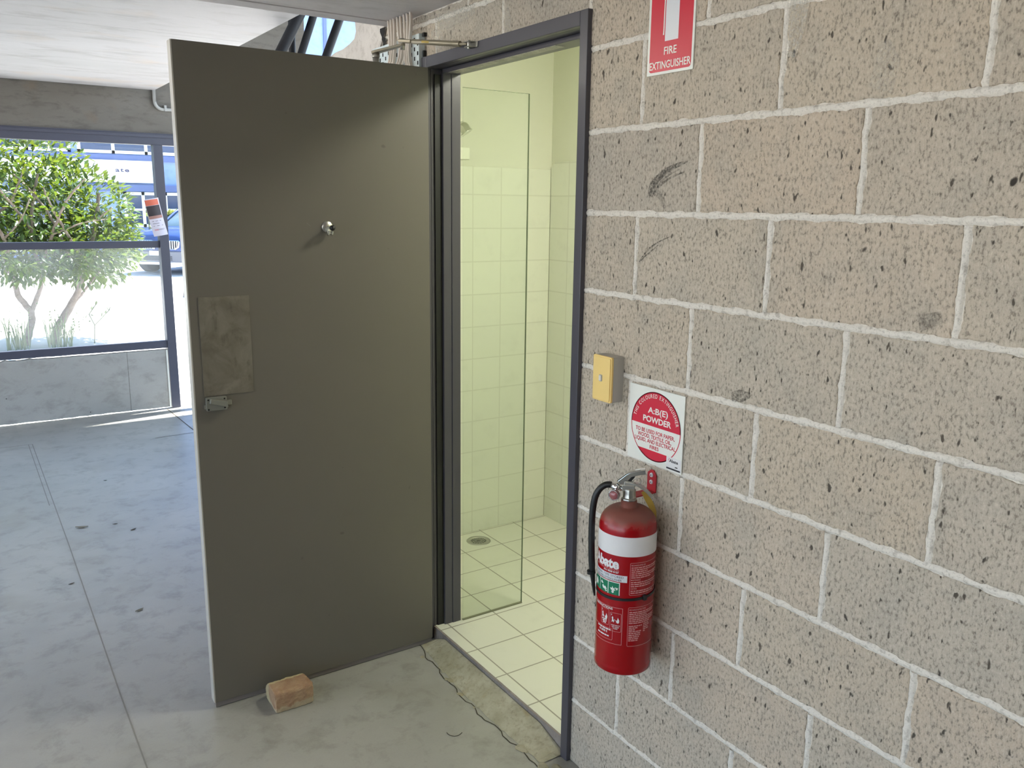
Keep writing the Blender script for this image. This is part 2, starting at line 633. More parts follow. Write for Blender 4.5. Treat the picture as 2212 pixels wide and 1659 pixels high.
# ------------------------------------------------------------------ floor, ceiling and outer walls
b = MB()
b.box(-6.2, 3.2, -7.2, 5.42, -0.15, 0.0)
floor = structure(b.build('floor', MT['floor']))

MT['joint'] = simple('floor_joint', lin(126, 124, 119), 0.8)
MT['cracking'] = simple('floor_crack', lin(62, 56, 44), 0.9)


def ribbon(pts, w, z=0.0012):
    mb = MB()
    for (x0, y0), (x1, y1) in zip(pts[:-1], pts[1:]):
        d = Vector((x1 - x0, y1 - y0))
        n = Vector((-d.y, d.x)).normalized() * w / 2
        d = d.normalized() * w * 0.3
        mb.add([(x0 - d.x + n.x, y0 - d.y + n.y, z), (x0 - d.x - n.x, y0 - d.y - n.y, z), (x1 + d.x - n.x, y1 + d.y - n.y, z), (x1 + d.x + n.x, y1 + d.y + n.y, z)], [(0, 1, 2, 3)])
    return mb


b = ribbon([(-1.062, 4.78), (-1.059, 2.74), (-1.065, 1.27), (-1.061, 0.3)], 0.0045)
b2 = ribbon([(-1.085, 4.78), (-1.083, 3.4)], 0.004)
b.add(b2.v, b2.f)
b2 = ribbon([(-1.062, 4.78), (-2.6, 4.80)], 0.006)
b.add(b2.v, b2.f)
b.build('pour_joint', MT['joint'], floor)
b = ribbon([(-0.078, 5.36), (-0.052, 4.534), (-0.05, 4.0)], 0.007)
b2 = ribbon([(-0.33, 4.52), (-0.2, 4.53), (0.3, 4.56)], 0.006)
b.add(b2.v, b2.f)
b.build('saw_cut', MT['cracking'], floor)
b = MB()
outline(b, [(-0.062, 5.25), (-0.02, 5.06), (0.06, 5.07), (0.02, 5.26)], 0.008, lambda u, v: (u, v, 0.0013))
b.build('floor_box_lid', MT['joint'], floor)
pts = []
rr = random.Random(3)
for k in range(46):
    y = 1.035 - 0.9 * k / 45
    x = -0.073 - 0.035 * math.sin(min(1, (1.035 - y) / 0.45) * PI / 2) + 0.022 * max(0, (0.5 - y) / 0.5) + 0.006 * math.sin(k * 0.9) + rr.uniform(-0.004, 0.004)
    pts.append((x, y))
ribbon(pts, 0.0032).build('hairline_crack', MT['cracking'], floor)
# the strip of paler patching mortar between the crack and the door sill
MT['patch'] = m_concrete('patching_mortar', lin(146, 141, 120), lin(112, 106, 86), lin(172, 167, 148), 6.0, 0.9, 0.5, stain=lin(140, 126, 90))
b = MB()
e1, e2 = [], []
for k in range(40):
    y = 1.02 - 0.80 * k / 39
    xa = -0.07 - 0.03 * math.sin(min(1, (1.035 - y) / 0.45) * PI / 2) + 0.02 * max(0, (0.5 - y) / 0.5) + 0.005
    e1.append((xa + rr.uniform(-0.003, 0.003), y, 0.0008))
    e2.append((-0.001, y, 0.036 * min(1, (k + 1) / 4, (40 - k) / 7)))
b.add(e1 + e2, [(k, 40 + k, 41 + k, k + 1) for k in range(39)])
b.build('mortar_patch', MT['patch'], floor)
b = MB()
for k in range(34):
    y = rr.uniform(0.17, 1.0)
    x = rr.uniform(-0.125, -0.015) if y < 0.4 else rr.uniform(-0.11, -0.06)
    r = rr.uniform(0.004, 0.014) * (1.5 if y < 0.36 else 1)
    n = 9
    ring = [(x + r * rr.uniform(0.7, 1.3) * math.cos(2 * PI * i / n), y + r * 1.5 * rr.uniform(0.7, 1.3) * math.sin(2 * PI * i / n), 0.001) for i in range(n)]
    b.add(ring + [(x, y, 0.001 + r * 0.28)], [(i, (i + 1) % n, n) for i in range(n)], 0, True)
tag(b.build('mortar_crumbs', MT['patch'], floor), kind='stuff')

# low concrete slab overhead, higher soffit beyond it, added roof above
b = MB()
b.box(-6.2, 0.11, -7.2, 1.255, 2.232, 2.42)
ceiling = structure(b.build('ceiling', MT['slab']))
b = MB()
b.box(-6.2, 0.11, 1.258, 1.335, 2.230, 2.42)
b.build('edge_strip', MT['slab'], ceiling)
b = MB()
for y0, y1 in ((1.335, 2.975), (2.978, 4.08), (4.083, 5.26)):
    b.box(-6.2, -0.022, y0, y1, 2.412, 2.62)
b.build('soffit', MT['soffit'], ceiling)
b = MB()
b.box(-6.4, 4.2, -7.4, 5.50, 5.0, 5.2)
structure(b.build('sun_block_roof', MT['beam']))  # unseen; added so the sun cannot fall through the gap above the door
b = MB()
b.box(-6.4, -6.2, -7.2, 5.5, 2.30, 5.0)
b.box(-6.4, -6.2, -7.2, -4.6, -0.15, 2.30)
b.box(-6.4, -6.2, 4.6, 5.5, -0.15, 2.30)
b.box(-6.4, -6.2, -0.2, 0.1, -0.15, 2.30)
structure(b.build('wall_left', MT['beam']))
b = MB()
b.box(-6.2, 0.5, -7.2, -7.0, 0, 5.0)
structure(b.build('wall_rear', MT['beam']))

# ------------------------------------------------------------------ block wall (plane x = 0) with the bathroom doorway
OY0, OY1, OZ = 0.202, 1.066, 2.078      # rough opening
WT = 0.11
b = MB()


def clip(y0, y1, z0, z1):
    """the rectangle less the doorway"""
    if y1 <= OY0 or y0 >= OY1 or z0 >= OZ:
        return [(y0, y1, z0, z1)]
    out = []
    if y0 < OY0:
        out.append((y0, OY0, z0, z1))
    if y1 > OY1:
        out.append((OY1, y1, z0, z1))
    if z1 > OZ:
        out.append((max(y0, OY0), min(y1, OY1), OZ, z1))
    return out


rw = random.Random(11)
YMIN, YMAX = -4.6, 1.45
JT = 0.0062                                # half a joint


def block_face(mb, y0, y1, z0, z1, a):
    """one block: its face stands a little proud of the mortar, with worn, uneven arrises"""
    ny, nz = max(2, int((y1 - y0) / 0.008)), max(2, int((z1 - z0) / 0.008))
    sd = rw.uniform(0, 100)
    def wob(t, k):
        return 0.0016 * (math.sin(t * 61 + sd + k) + math.sin(t * 137 + 2 * sd + k * 3) * 0.7 + math.sin(t * 331 + sd * 3) * 0.5 + math.sin(t * 811 + sd * 5 + k) * 0.35 + rw.uniform(-0.3, 0.3))
    rows = []
    dep = rw.uniform(-0.0008, 0.0008)
    for inset, x in ((0.0, 0.006), (0.0012, 0.0012 + dep), (0.004, 0.0 + dep)):
        ring = []
        for i in range(ny):
            t = y0 + (y1 - y0) * i / ny
            ring.append((x, min(max(t, y0 + inset), y1 - inset), z0 + inset + wob(t, 1)))
        for i in range(nz):
            t = z0 + (z1 - z0) * i / nz
            ring.append((x, y1 - inset + wob(t, 2), min(max(t, z0 + inset), z1 - inset)))
        for i in range(ny):
            t = y1 - (y1 - y0) * i / ny
            ring.append((x, min(max(t, y0 + inset), y1 - inset), z1 - inset + wob(t, 3)))
        for i in range(nz):
            t = z1 - (z1 - z0) * i / nz
            ring.append((x, y0 + inset + wob(t, 4), min(max(t, z0 + inset), z1 - inset)))
        rows.append(ring)
    n = len(rows[0])
    v = [p for r in rows for p in r]
    f = []
    for k in range(2):
        for i in range(n):
            f.append((k * n + i, k * n + (i + 1) % n, (k + 1) * n + (i + 1) % n, (k + 1) * n + i))
    f.append(tuple(2 * n + i for i in range(n)))
    mb.add(v, f, 0, False, a)


for row in range(-1, 12):
    z0, z1 = row * 0.2, row * 0.2 + 0.2
    if z1 <= 0:
        continue
    z1 = min(z1, 2.23)
    z0 = max(z0, 0)
    if z1 - z0 < 0.02:
        continue
    off = -0.004 if (row % 2 == 1) else -0.2
    k = math.floor((YMIN - off) / 0.4)
    while off + 0.4 * k < YMAX:
        y0, y1 = off + 0.4 * k, off + 0.4 * (k + 1)
        y1 = min(y1, YMAX)
        a = rw.random()
        for (c0, c1, d0, d1) in clip(y0, y1, z0, z1):
            ja = JT if c0 == y0 else 0.001
            jb = JT if c1 == y1 and y1 < YMAX else 0.001
            jc = JT if d0 == z0 and z0 > 0 else 0.001
            jd = JT if d1 == z1 and z1 < 2.23 else 0.001
            if c1 - c0 - ja - jb > 0.012 and d1 - d0 - jc - jd > 0.012:
                block_face(b, c0 + ja, c1 - jb, d0 + jc, d1 - jd, a)
        k += 1
wall = structure(b.build('wall_right', MT['block'], attr='blk'))
# mortar: rough tooled joints around the block faces, and the body of the wall
b = MB()
for (c0, c1, d0, d1) in ((-7.2, OY0, 0, 2.42), (OY0, OY1, OZ, 2.42), (OY1, YMAX, 0, 2.42)):
    b.box(0.0034, WT, c0, c1, d0, d1)
b.build('mortar', MT['mortar'], wall)
# tooled ridges that stand out of the joints
b = MB()
rj = random.Random(5)


def ridge(p0, p1, across, r):
    n = max(3, int((Vector(p1) - Vector(p0)).length / 0.02))
    v, f = [], []
    for i in range(n + 1):
        p = Vector(p0).lerp(Vector(p1), i / n)
        w = r * rj.uniform(0.9, 1.1)
        h = rj.uniform(0.0006, 0.0018)
        s = rj.uniform(-0.0006, 0.0006)
        for q, x in ((-1.25, 0.0036), (-0.6, -h + 0.0012), (0.25, -h), (0.9, -h * 0.3 + 0.002), (1.25, 0.0036)):
            v.append((x, p.y + (q * w + s) * across[0], p.z + (q * w + s) * across[1]))
    for i in range(n):
        for k in range(4):
            f.append((i * 5 + k, i * 5 + k + 1, i * 5 + k + 6, i * 5 + k + 5))
    b.add(v, f, 0, True)


for row in range(1, 12):
    z = row * 0.2
    if z > OZ:
        ridge((0, YMIN, z), (0, YMAX, z), (0, 1), 0.0062)
    else:
        ridge((0, YMIN, z), (0, OY0, z), (0, 1), 0.0062)
        ridge((0, OY1, z), (0, YMAX, z), (0, 1), 0.0062)
for row in range(0, 12):
    off = -0.004 if (row % 2 == 1) else -0.2
    for k in range(-11, 5):
        y = off + 0.4 * k
        z0, z1 = row * 0.2 + 0.008, min(row * 0.2 + 0.192, 2.225)
        if z1 < z0 or y < YMIN or y > YMAX - 0.02:
            continue
        if OY0 - 0.01 < y < OY1 + 0.01:
            z0 = max(z0, OZ + 0.01)
            if z0 >= z1:
                continue
        ridge((0, y, z0), (0, y, z1), (1, 0), 0.0056)
b.build('mortar_ridges', MT['mortar'], wall)
# whitewashed end of the wall beyond the doorway, broken out at the top
b = MB()
poly = [(YMAX, 0), (2.75, 0), (2.75, 2.16), (2.45, 2.185), (2.2, 2.18), (2.02, 2.2), (1.9, 2.203), (1.84, 2.212), (1.76, 2.214), (1.69, 2.224),
        (1.645, 2.236), (1.628, 2.26), (1.634, 2.29), (1.63, 2.33), (1.634, 2.42), (1.39, 2.42), (1.40, 2.33), (1.375, 2.24), (1.385, 2.2), (1.43, 2.16), (YMAX, 2.13)]
b.prism(poly, lambda u, w, d: (d, u, w), -0.006, WT)
b.build('rendered_end', MT['render'], wall)
b = MB()
rb = random.Random(9)
poly = []
for k in range(14):
    t = k / 13
    poly.append((1.362 + 0.012 * math.sin(t * 7) + 0.10 * max(0, t - 0.45) * 1.3 + rb.uniform(-0.006, 0.006), 2.235 - 0.13 * t))
for k in range(13, -1, -1):
    t = k / 13
    poly.append((1.395 + 0.012 * math.sin(t * 8 + 1) + 0.10 * max(0, t - 0.45) * 1.3 + rb.uniform(-0.006, 0.006), 2.235 - 0.13 * t))
n = len(poly) // 2
b.add([(-0.0075, u, w) for u, w in poly], [(k, k + 1, 2 * n - 2 - k, 2 * n - 1 - k) for k in range(n - 1)])
b.build('crack_shade', MT['blackhole'], wall)  # flat dark strip: the shadow in the gap is painted on


# scuffs rubbed onto the blocks
def m_scuff(name='scuff', col=(74, 72, 70)):
    t = NT(name)
    v = t.coord(scale=(1, 1, 1))
    nz = t.noise(v, 190, 4, 0.7)
    at = t.n('ShaderNodeAttribute', attribute_name='blk')
    tr = t.n('ShaderNodeBsdfTransparent')
    df = t.n('ShaderNodeBsdfDiffuse')
    df.inputs[0].default_value = lin(*col)
    mx = t.n('ShaderNodeMixShader')
    fac = t.math('MULTIPLY', t.ramp(nz, [(0.38, (0, 0, 0)), (0.62, (1, 1, 1))]), at.outputs['Fac'])
    t.l(fac, mx.inputs[0])
    t.l(tr.outputs[0], mx.inputs[1])
    t.l(df.outputs[0], mx.inputs[2])
    t.l(mx.outputs[0], t.out.inputs[0])
    return t.m


MT['scuff'] = m_scuff()


def scuff(pts, widths, a):
    mb = MB()
    P_ = [Vector((0, y, z)) for y, z in pts]
    fine = []
    for i in range(len(P_) - 1):
        for k in range(6):
            t = k / 6
            p0, p1, p2, p3 = P_[max(0, i - 1)], P_[i], P_[i + 1], P_[min(len(P_) - 1, i + 2)]
            q = 0.5 * ((2 * p1) + (p2 - p0) * t + (2 * p0 - 5 * p1 + 4 * p2 - p3) * t * t + (3 * p1 - p0 - 3 * p2 + p3) * t ** 3)
            fine.append((q, widths[i] * (1 - t) + widths[i + 1] * t))
    fine.append((P_[-1], widths[-1]))
    v, f = [], []
    for i, (p, w) in enumerate(fine):
        d = (fine[min(i + 1, len(fine) - 1)][0] - fine[max(0, i - 1)][0]).normalized()
        n = Vector((0, -d.z, d.y)) * w / 2
        v += [(-0.0016, p.y + n.y, p.z + n.z), (-0.0016, p.y - n.y, p.z - n.z)]
    mb.add(v, [(2 * i, 2 * i + 1, 2 * i + 3, 2 * i + 2) for i in range(len(fine) - 1)], 0, False, a)
    return mb


b = scuff([(-0.046, 1.642), (-0.057, 1.668), (-0.098, 1.697), (-0.142, 1.711), (-0.164, 1.716)], [0.012, 0.02, 0.013, 0.009, 0.003], 0.75)
for pts, w, a in (([(-0.052, 1.64), (-0.075, 1.662), (-0.114, 1.682), (-0.157, 1.694)], [0.006, 0.006, 0.005, 0.003], 0.6),
                  ([(-0.06, 1.652), (-0.085, 1.64), (-0.1, 1.612)], [0.018, 0.016, 0.008], 0.4),
                  ([(-0.066, 1.66), (-0.1, 1.684), (-0.15, 1.703)], [0.006, 0.004, 0.002], 0.5)):
    q = scuff(pts, w, a)
    b.add(q.v, q.f, 0, False, a)
b.build('scuff_mark', MT['scuff'], wall, attr='blk')
b = scuff([(-0.02, 1.487), (-0.048, 1.516), (-0.08, 1.535), (-0.124, 1.551)], [0.003, 0.004, 0.003, 0.002], 0.9)
q = scuff([(-0.026, 1.49), (-0.05, 1.508), (-0.085, 1.53)], [0.002, 0.003, 0.002], 0.9)
b.add(q.v, q.f, 0, False, 0.9)
b.build('scratch_mark', MT['scuff'], wall, attr='blk')
for pts, w, a in (([(-0.335, 1.215), (-0.36, 1.222), (-0.385, 1.228)], [0.018, 0.028, 0.01], 0.55), ([(-0.215, 1.255), (-0.225, 1.268)], [0.015, 0.015], 0.4), ([(-0.74, 1.425), (-0.78, 1.44)], [0.03, 0.02], 0.4)):
    scuff(pts, w, a).build('smudge', MT['scuff'], wall, attr='blk')

MT['smear'] = m_scuff('mortar_smear', (218, 212, 200))
for pts, w, a in (([(-0.425, 2.03), (-0.435, 2.0), (-0.432, 1.95), (-0.425, 1.90)], [0.02, 0.045, 0.04, 0.02], 0.5), ([(-0.62, 1.9), (-0.63, 1.86), (-0.62, 1.82)], [0.02, 0.05, 0.05], 0.25),
                  ([(1.0, 2.19), (0.9, 2.185), (0.75, 2.19)], [0.05, 0.05, 0.03], 0.5), ([(1.03, 2.15), (0.98, 2.14), (0.955, 2.11)], [0.04, 0.06, 0.03], 0.6), ([(0.58, 2.16), (0.57, 2.13), (0.575, 2.10)], [0.02, 0.03, 0.02], 0.6)):
    scuff(pts, w, a).build('mortar_smear', MT['smear'], wall, attr='blk')

# ------------------------------------------------------------------ steel door frame
b = MB()
FX = -0.014
b.box(FX, 0.0036, 0.190, 0.2215, 0.0, 2.093)       # near jamb face
b.box(0.0036, 0.105, 0.2022, 0.2215, 0.0, 2.06)
b.box(0.04, 0.105, 0.2215, 0.2365, 0.0, 2.052)     # stop
jn = structure(b.build('trim_1', MT['frame'], bevel=0.0015))
b = MB()
b.box(FX, 0.0036, 1.046, 1.0775, 0.0, 2.093)
b.box(0.0036, 0.105, 1.046, 1.0655, 0.0, 2.06)
b.box(0.042, 0.074, 1.031, 1.046, 0.0, 2.045)
b.box(0.0745, 0.109, 1.0285, 1.046, 0.0, 2.045)
b.build('hinge_jamb', MT['frame'], jn, bevel=0.0015)
b = MB()
b.box(FX, 0.0036, 0.2215, 1.046, 2.057, 2.093)
b.box(0.0036, 0.105, 0.2215, 1.046, 2.057, 2.0775)
b.box(0.04, 0.105, 0.2365, 1.031, 2.043, 2.057)
b.build('door_head', MT['frame'], jn, bevel=0.0015)
b = MB()
b.box(0.0415, 0.0745, 0.4, 0.99, 2.0415, 2.0428)
MT['worn'] = m_concrete('worn_paint', lin(150, 146, 136), lin(70, 66, 64), lin(196, 192, 180), 12.0, 0.5, 0.3)
b.build('worn_paint', MT['worn'], jn)
b = MB()
b.box(0.0165, 0.0415, 1.0405, 1.0462, 0.02, 2.04)
b.build('rubber_seal', MT['black'], jn)

# ------------------------------------------------------------------ open door leaf with its fittings
LX0, LX1, LY = -0.820, -0.020, 1.017
door = empty('door_1', (LX1, LY + 0.019, 0.0), 'flush grey-brown painted door standing open, wedged with half a brick', 'door', kind='structure')
b = MB()
b.box(LX0 + 0.003, LX1, LY, LY + 0.038, 0.020, 2.054)
b.build('door_leaf', MT['door'], door, bevel=0.001)
b = MB()
b.box(LX0 - 0.0005, LX0 + 0.0032, LY + 0.0005, LY + 0.0375, 0.020, 2.0535)
tag(b.build('edge_strip', MT['door_edge'], door), 'pale strip along the closing edge')
b = MB()
b.box(LX0 + 0.004, LX1 - 0.002, LY + 0.004, LY + 0.03, 0.003, 0.0205)
tag(b.build('bottom_seal', MT['seal'], door), 'grey weather seal along the bottom edge')
b = MB()
b.box(-0.791, -0.641, LY - 0.0022, LY + 0.0002, 1.040, 1.340)
pp = b.build('push_plate', MT['push'], door, bevel=0.0004)
pp.rotation_euler = (0, 0, 0)
tag(pp, 'worn blank steel plate above the latch')
# night latch
b = MB()
b.prism(rrect(-0.789, -0.7275, 0.996, 1.0375, 0.004), lambda u, w, d: (u, d, w), LY, LY - 0.014)
lk = b.build('latch', MT['lock'], door, bevel=0.0012)
b = MB()
b.prism([(-0.777, 1.034), (-0.728, 1.023), (-0.728, 1.005), (-0.781, 1.021)], lambda u, w, d: (u, d, w), LY - 0.014, LY - 0.026)
b.build('snib_lever', MT['lock'], lk, bevel=0.0015)
b = MB()
b.box(-0.728, -0.7135, LY - 0.014, LY - 0.003, 1.010, 1.0245)
b.build('snib_tip', MT['lock'], lk, bevel=0.001)
b = MB()
b.box(-0.794, -0.789, LY - 0.01, LY, 1.003, 1.016)
b.build('latch_bolt', MT['steel'], lk)
for sx, sz in ((-0.783, 1.031), (-0.735, 1.031), (-0.783, 1.001), (-0.735, 1.003)):
    b = MB()
    b.lathe([(0.0, -0.0005), (0.0026, -0.0003), (0.0026, 0.001)], 10, (sx, LY - 0.0142, sz), ax='y')
    b.build('screw', MT['blackhole'], lk)
# coat hook with a black buffer
hk = MB()
hk.lathe([(0.0, -0.004), (0.0165, -0.004), (0.018, -0.002), (0.018, 0.0)], 28, (-0.384, LY, 1.5435), ax='y')
hook = hk.build('coat_hook', MT['steel'], door)
tag(hook, 'small chrome coat hook with a black rubber buffer')
b = MB()
b.tube([(-0.384, LY - 0.003, 1.541), (-0.384, LY - 0.02, 1.541), (-0.384, LY - 0.034, 1.541)], 0.0045, 12)
b.build('buffer_stem', MT['steel'], hook)
b = MB()
b.lathe([(0.0, -0.018), (0.005, -0.0172), (0.0083, -0.014), (0.0088, -0.009), (0.007, -0.003), (0.0052, 0.0), (0.0, 0.0)], 18, (-0.384, LY - 0.034, 1.541), ax='y')
b.build('rubber_buffer', MT['black'], hook)
for sx in (-0.006, 0.006):
    b = MB()
    b.tube([(-0.384 + sx * 0.4, LY - 0.004, 1.536), (-0.384 + sx * 0.8, LY - 0.012, 1.524), (-0.384 + sx, LY - 0.02, 1.519), (-0.384 + sx, LY - 0.028, 1.522), (-0.384 + sx, LY - 0.031, 1.531)], [0.0035, 0.0035, 0.0034, 0.0033, 0.003], 10)
    b.build('hook_prong', MT['chrome'], hook)
b = MB()
b.add([(-0.452, LY - 0.0004, 1.5555), (-0.450, LY - 0.0004, 1.5565), (-0.4385, LY - 0.0004, 1.547), (-0.437, LY - 0.0004, 1.5455), (-0.4395, LY - 0.0004, 1.546)], [(0, 1, 2, 3, 4)])
b.build('scratch', MT['seal'], door)

# door closer: body on the far side of the leaf, two arms over its top, shoe on the frame head
cl = empty('door_closer', (-0.25, LY + 0.06, 2.02), 'bronze-grey door closer arm reaching from the door top to the frame head', 'door closer')
b = MB()
b.box(-0.42, -0.13, LY + 0.038, LY + 0.082, 1.985, 2.045)
b.build('closer_body', MT['bronze'], cl, bevel=0.006)
b = MB()
b.lathe([(0.011, 2.045), (0.011, 2.094), (0.0, 2.095)], 16, (-0.176, LY + 0.062, 0))
b.lathe([(0.0125, 2.078), (0.0125, 2.090), (0.0, 2.091)], 16, (-0.176, LY + 0.062, 0))
b.build('spindle', MT['steel'], cl)
P_el = Vector((-0.118, 1.005, 2.111))
b = MB()
pa = Vector((-0.176, LY + 0.062, 2.094))
d = (P_el - pa)
v, f = [], []
side = Vector((d.y, -d.x, 0)).normalized()
for i, (t, w, hh) in enumerate(((-0.12, 0.012, 0.004), (0.0, 0.0135, 0.0045), (0.6, 0.010, 0.0042), (1.0, 0.0095, 0.004), (1.08, 0.006, 0.004))):
    c = pa + d * t
    for sgn, up in ((-1, -1), (1, -1), (1, 1), (-1, 1)):
        v.append(c + side * sgn * w + Vector((0, 0, up * hh)))
for i in range(4):
    for k in range(4):
        f.append((i * 4 + k, i * 4 + (k + 1) % 4, i * 4 + 4 + (k + 1) % 4, i * 4 + 4 + k))
f += [(3, 2, 1, 0), (16, 17, 18, 19)]
b.add(v, f)
b.build('main_arm', MT['bronze'], cl, bevel=0.002)
b = MB()
p0 = P_el + Vector((0, 0, 0.012))
p1 = Vector((-0.032, 0.738, 2.0845))
b.obox(p0 + (p1 - p0) * -0.04, p0 + (p1 - p0) * 0.16, 0.020, 0.011)
b.build('arm_end', MT['bronze'], cl, bevel=0.003)
b = MB()
b.obox(p0 + (p1 - p0) * 0.86, p0 + (p1 - p0) * 0.985, 0.012, 0.007)
b.build('arm_end', MT['bronze'], cl, bevel=0.003)
b = MB()
b.tube([p0 + (p1 - p0) * t for t in (0.155, 0.17, 0.6, 0.80, 0.815)], [0.006, 0.0078, 0.0078, 0.0078, 0.0065], 16)
b.tube([p0 + (p1 - p0) * t for t in (0.79, 0.88)], 0.0088, 14)
b.build('rod', MT['bronze'], cl)
b = MB()
b.obox(p0 + (p1 - p0) * 0.33 + Vector((-0.0068, -0.0022, 0)), p0 + (p1 - p0) * 0.44 + Vector((-0.0068, -0.0022, 0)), 0.002, 0.006)
b.build('adjuster_mark', simple('yellow_mark', lin(166, 138, 40), 0.5), cl)
b = MB()
b.lathe([(0.0, -0.014), (0.0075, -0.014), (0.0075, 0.020), (0.0, 0.020)], 14, P_el)
b.build('elbow_pin', MT['steel'], cl)
b = MB()
b.box(FX - 0.027, FX - 0.0005, 0.722, 0.750, 2.076, 2.0785)
b.box(FX - 0.027, FX - 0.0005, 0.722, 0.750, 2.0905, 2.093)
b.box(FX - 0.003, FX - 0.0005, 0.712, 0.760, 2.076, 2.093)
b.lathe([(0.0, 2.072), (0.0042, 2.072), (0.0042, 2.097), (0.0, 2.097)], 12, (FX - 0.018, 0.737, 0))
b.build('frame_shoe', MT['steel'], cl, bevel=0.001)

# ------------------------------------------------------------------ half brick wedging the door
MT['brick'] = None
t = NT('old_brick')
v = t.coord()
a = t.noise(v, 22, 5, 0.65, 0.4)
g = t.noise(v, 260, 2)
sp = t.n('ShaderNodeSeparateXYZ')
t.l(t.n('ShaderNodeTexCoord').outputs['Object'], sp.inputs[0])
c = t.mix(t.ramp(a, [(0.35, (0, 0, 0)), (0.65, (1, 1, 1))]), lin(152, 118, 92), lin(176, 148, 116))
c = t.mix(t.math('MULTIPLY', g, 0.3), c, lin(112, 82, 62))
fl = t.math('ADD', t.math('MULTIPLY', sp.outputs[2], -22.0), t.math('MULTIPLY', a, 1.1))   # mortar crust near the foot
c = t.mix(t.ramp(fl, [(0.10, (0, 0, 0)), (0.22, (0.9, 0.9, 0.9))]), c, lin(176, 160, 132))
up = t.math('ADD', t.math('MULTIPLY', sp.outputs[1], 26.0), t.math('MULTIPLY', a, 1.2))      # and along the back edge
c = t.mix(t.ramp(up, [(0.9, (0, 0, 0)), (1.2, (0.85, 0.85, 0.85))]), c, lin(190, 174, 136))
t.bsdf(c, 0.95, 0, t.bump(t.math('ADD', a, t.math('MULTIPLY', g, 0.5)), 0.6, 0.004))
MT['brick'] = t.m
b = MB()
NX, NC = 9, 0
prof = [(0.882, 0.002), (0.879, 0.035), (0.881, 0.064), (0.888, 0.071), (0.92, 0.073), (0.955, 0.071), (0.968, 0.066), (0.985, 0.05), (0.992, 0.03), (0.990, 0.002)]
rb = random.Random(4)
v, f = [], []
n = len(prof)
for i in range(NX):
    tx = i / (NX - 1)
    x = -0.664 + 0.128 * tx
    for (y, z) in prof:
        e = 0.0014
        sh = 0.004 if i in (0, NX - 1) else 0
        cy, cz = 0.935, 0.036
        v.append((x + rb.uniform(-e, e) + (0.003 if i == 0 and z < 0.01 else 0) - (0.008 * (z - 0.03) / 0.04 if i == NX - 1 and y > 0.94 and z > 0.03 else 0),
                  y + (cy - y) * sh * 8 + rb.uniform(-e, e), max(0.0, z + (cz - z) * sh * 8 + rb.uniform(-e, e) * (1 if z > 0.01 else 0) - (0.002 if z < 0.01 else 0))))
for i in range(NX - 1):
    for k in range(n):
        f.append((i * n + k, i * n + (k + 1) % n, (i + 1) * n + (k + 1) % n, (i + 1) * n + k))
f.append(tuple(range(n - 1, -1, -1)))
f.append(tuple((NX - 1) * n + k for k in range(n)))
b.add(v, f)
root = empty('brick', (-0.6, 0.935, 0.0), 'broken half brick lying on the floor against the bottom of the open door', 'brick')
br = b.build('half_brick', MT['brick'], root)
br.modifiers.new('b', 'BEVEL').width = 0.003
sd = br.modifiers.new('s', 'SUBSURF')
sd.subdivision_type = 'SIMPLE'
sd.levels = sd.render_levels = 3
tx = bpy.data.textures.new('brick_rough', 'CLOUDS')
tx.noise_scale = 0.012
dm = br.modifiers.new('d', 'DISPLACE')
dm.texture = tx
dm.strength = 0.004
dm.mid_level = 0.5

# ------------------------------------------------------------------ light switch on its surface box
sw = empty('light_switch', (-0.02, 0.055, 1.19), 'yellowed light switch on a grey surface box beside the door frame', 'switch')
b = MB()
b.prism(rrect(0.020, 0.092, 1.132, 1.248, 0.004), lambda u, w, d: (d, u, w), 0.0, -0.034)
tag(b.build('mounting_box', MT['greyplastic'], sw, bevel=0.001), 'grey plastic mounting box')
b = MB()
b.prism(rrect(0.0195, 0.0925, 1.1315, 1.2485, 0.005), lambda u, w, d: (d, u, w), -0.0345, -0.041)
b.prism(rrect(0.023, 0.089, 1.135, 1.245, 0.004), lambda u, w, d: (d, u, w), -0.041, -0.0435)
tag(b.build('switch_plate', MT['yellowed'], sw, bevel=0.0018), 'yellowed cover plate')
b = MB()
b.prism(rrect(0.052, 0.064, 1.183, 1.2005, 0.003), lambda u, w, d: (d, u, w), -0.0435, -0.0447)
bz = b.build('rocker_surround', MT['greyplastic'], sw)
b = MB()
b.prism(rrect(0.0538, 0.0624, 1.185, 1.1988, 0.0022), lambda u, w, d: (d, u, w), -0.0447, -0.0468)
tag(b.build('rocker', MT['rocker'], bz, bevel=0.0008), 'small white rocker')

# ------------------------------------------------------------------ signs on the block wall
def wall_fn(x):
    return lambda u, w: (x, -u, w)


# FIRE EXTINGUISHER location sign
s1 = empty('location_sign', (-0.003, -0.0925, 2.02), 'red FIRE EXTINGUISHER sign with a white extinguisher pictogram high on the block wall', 'sign')
b = MB()
b.prism(rrect(0.0215, 0.1665, 1.9095, 2.146, 0.0015), lambda u, w, d: (d, -u, w), -0.001, -0.0035)
b.build('sign_panel', MT['signwhite'], s1)
b = MB()
b.prism(rrect(0.0285, 0.1605, 1.9155, 2.14, 0.0075), lambda u, w, d: (d, -u, w), -0.0036, -0.0039)
b.build('red_field', MT['signred'], s1)
b = MB()
F = wall_fn(-0.0043)
b.add([F(u, w) for u, w in [(0.0765, 1.9785), (0.1185, 1.9785), (0.1185, 2.085), (0.112, 2.097), (0.103, 2.102), (0.092, 2.102), (0.083, 2.097), (0.0765, 2.085)]], [tuple(range(8))])
b.add([F(u, w) for u, w in [(0.0925, 2.103), (0.1025, 2.103), (0.1025, 2.112), (0.0925, 2.112)]], [(0, 1, 2, 3)])
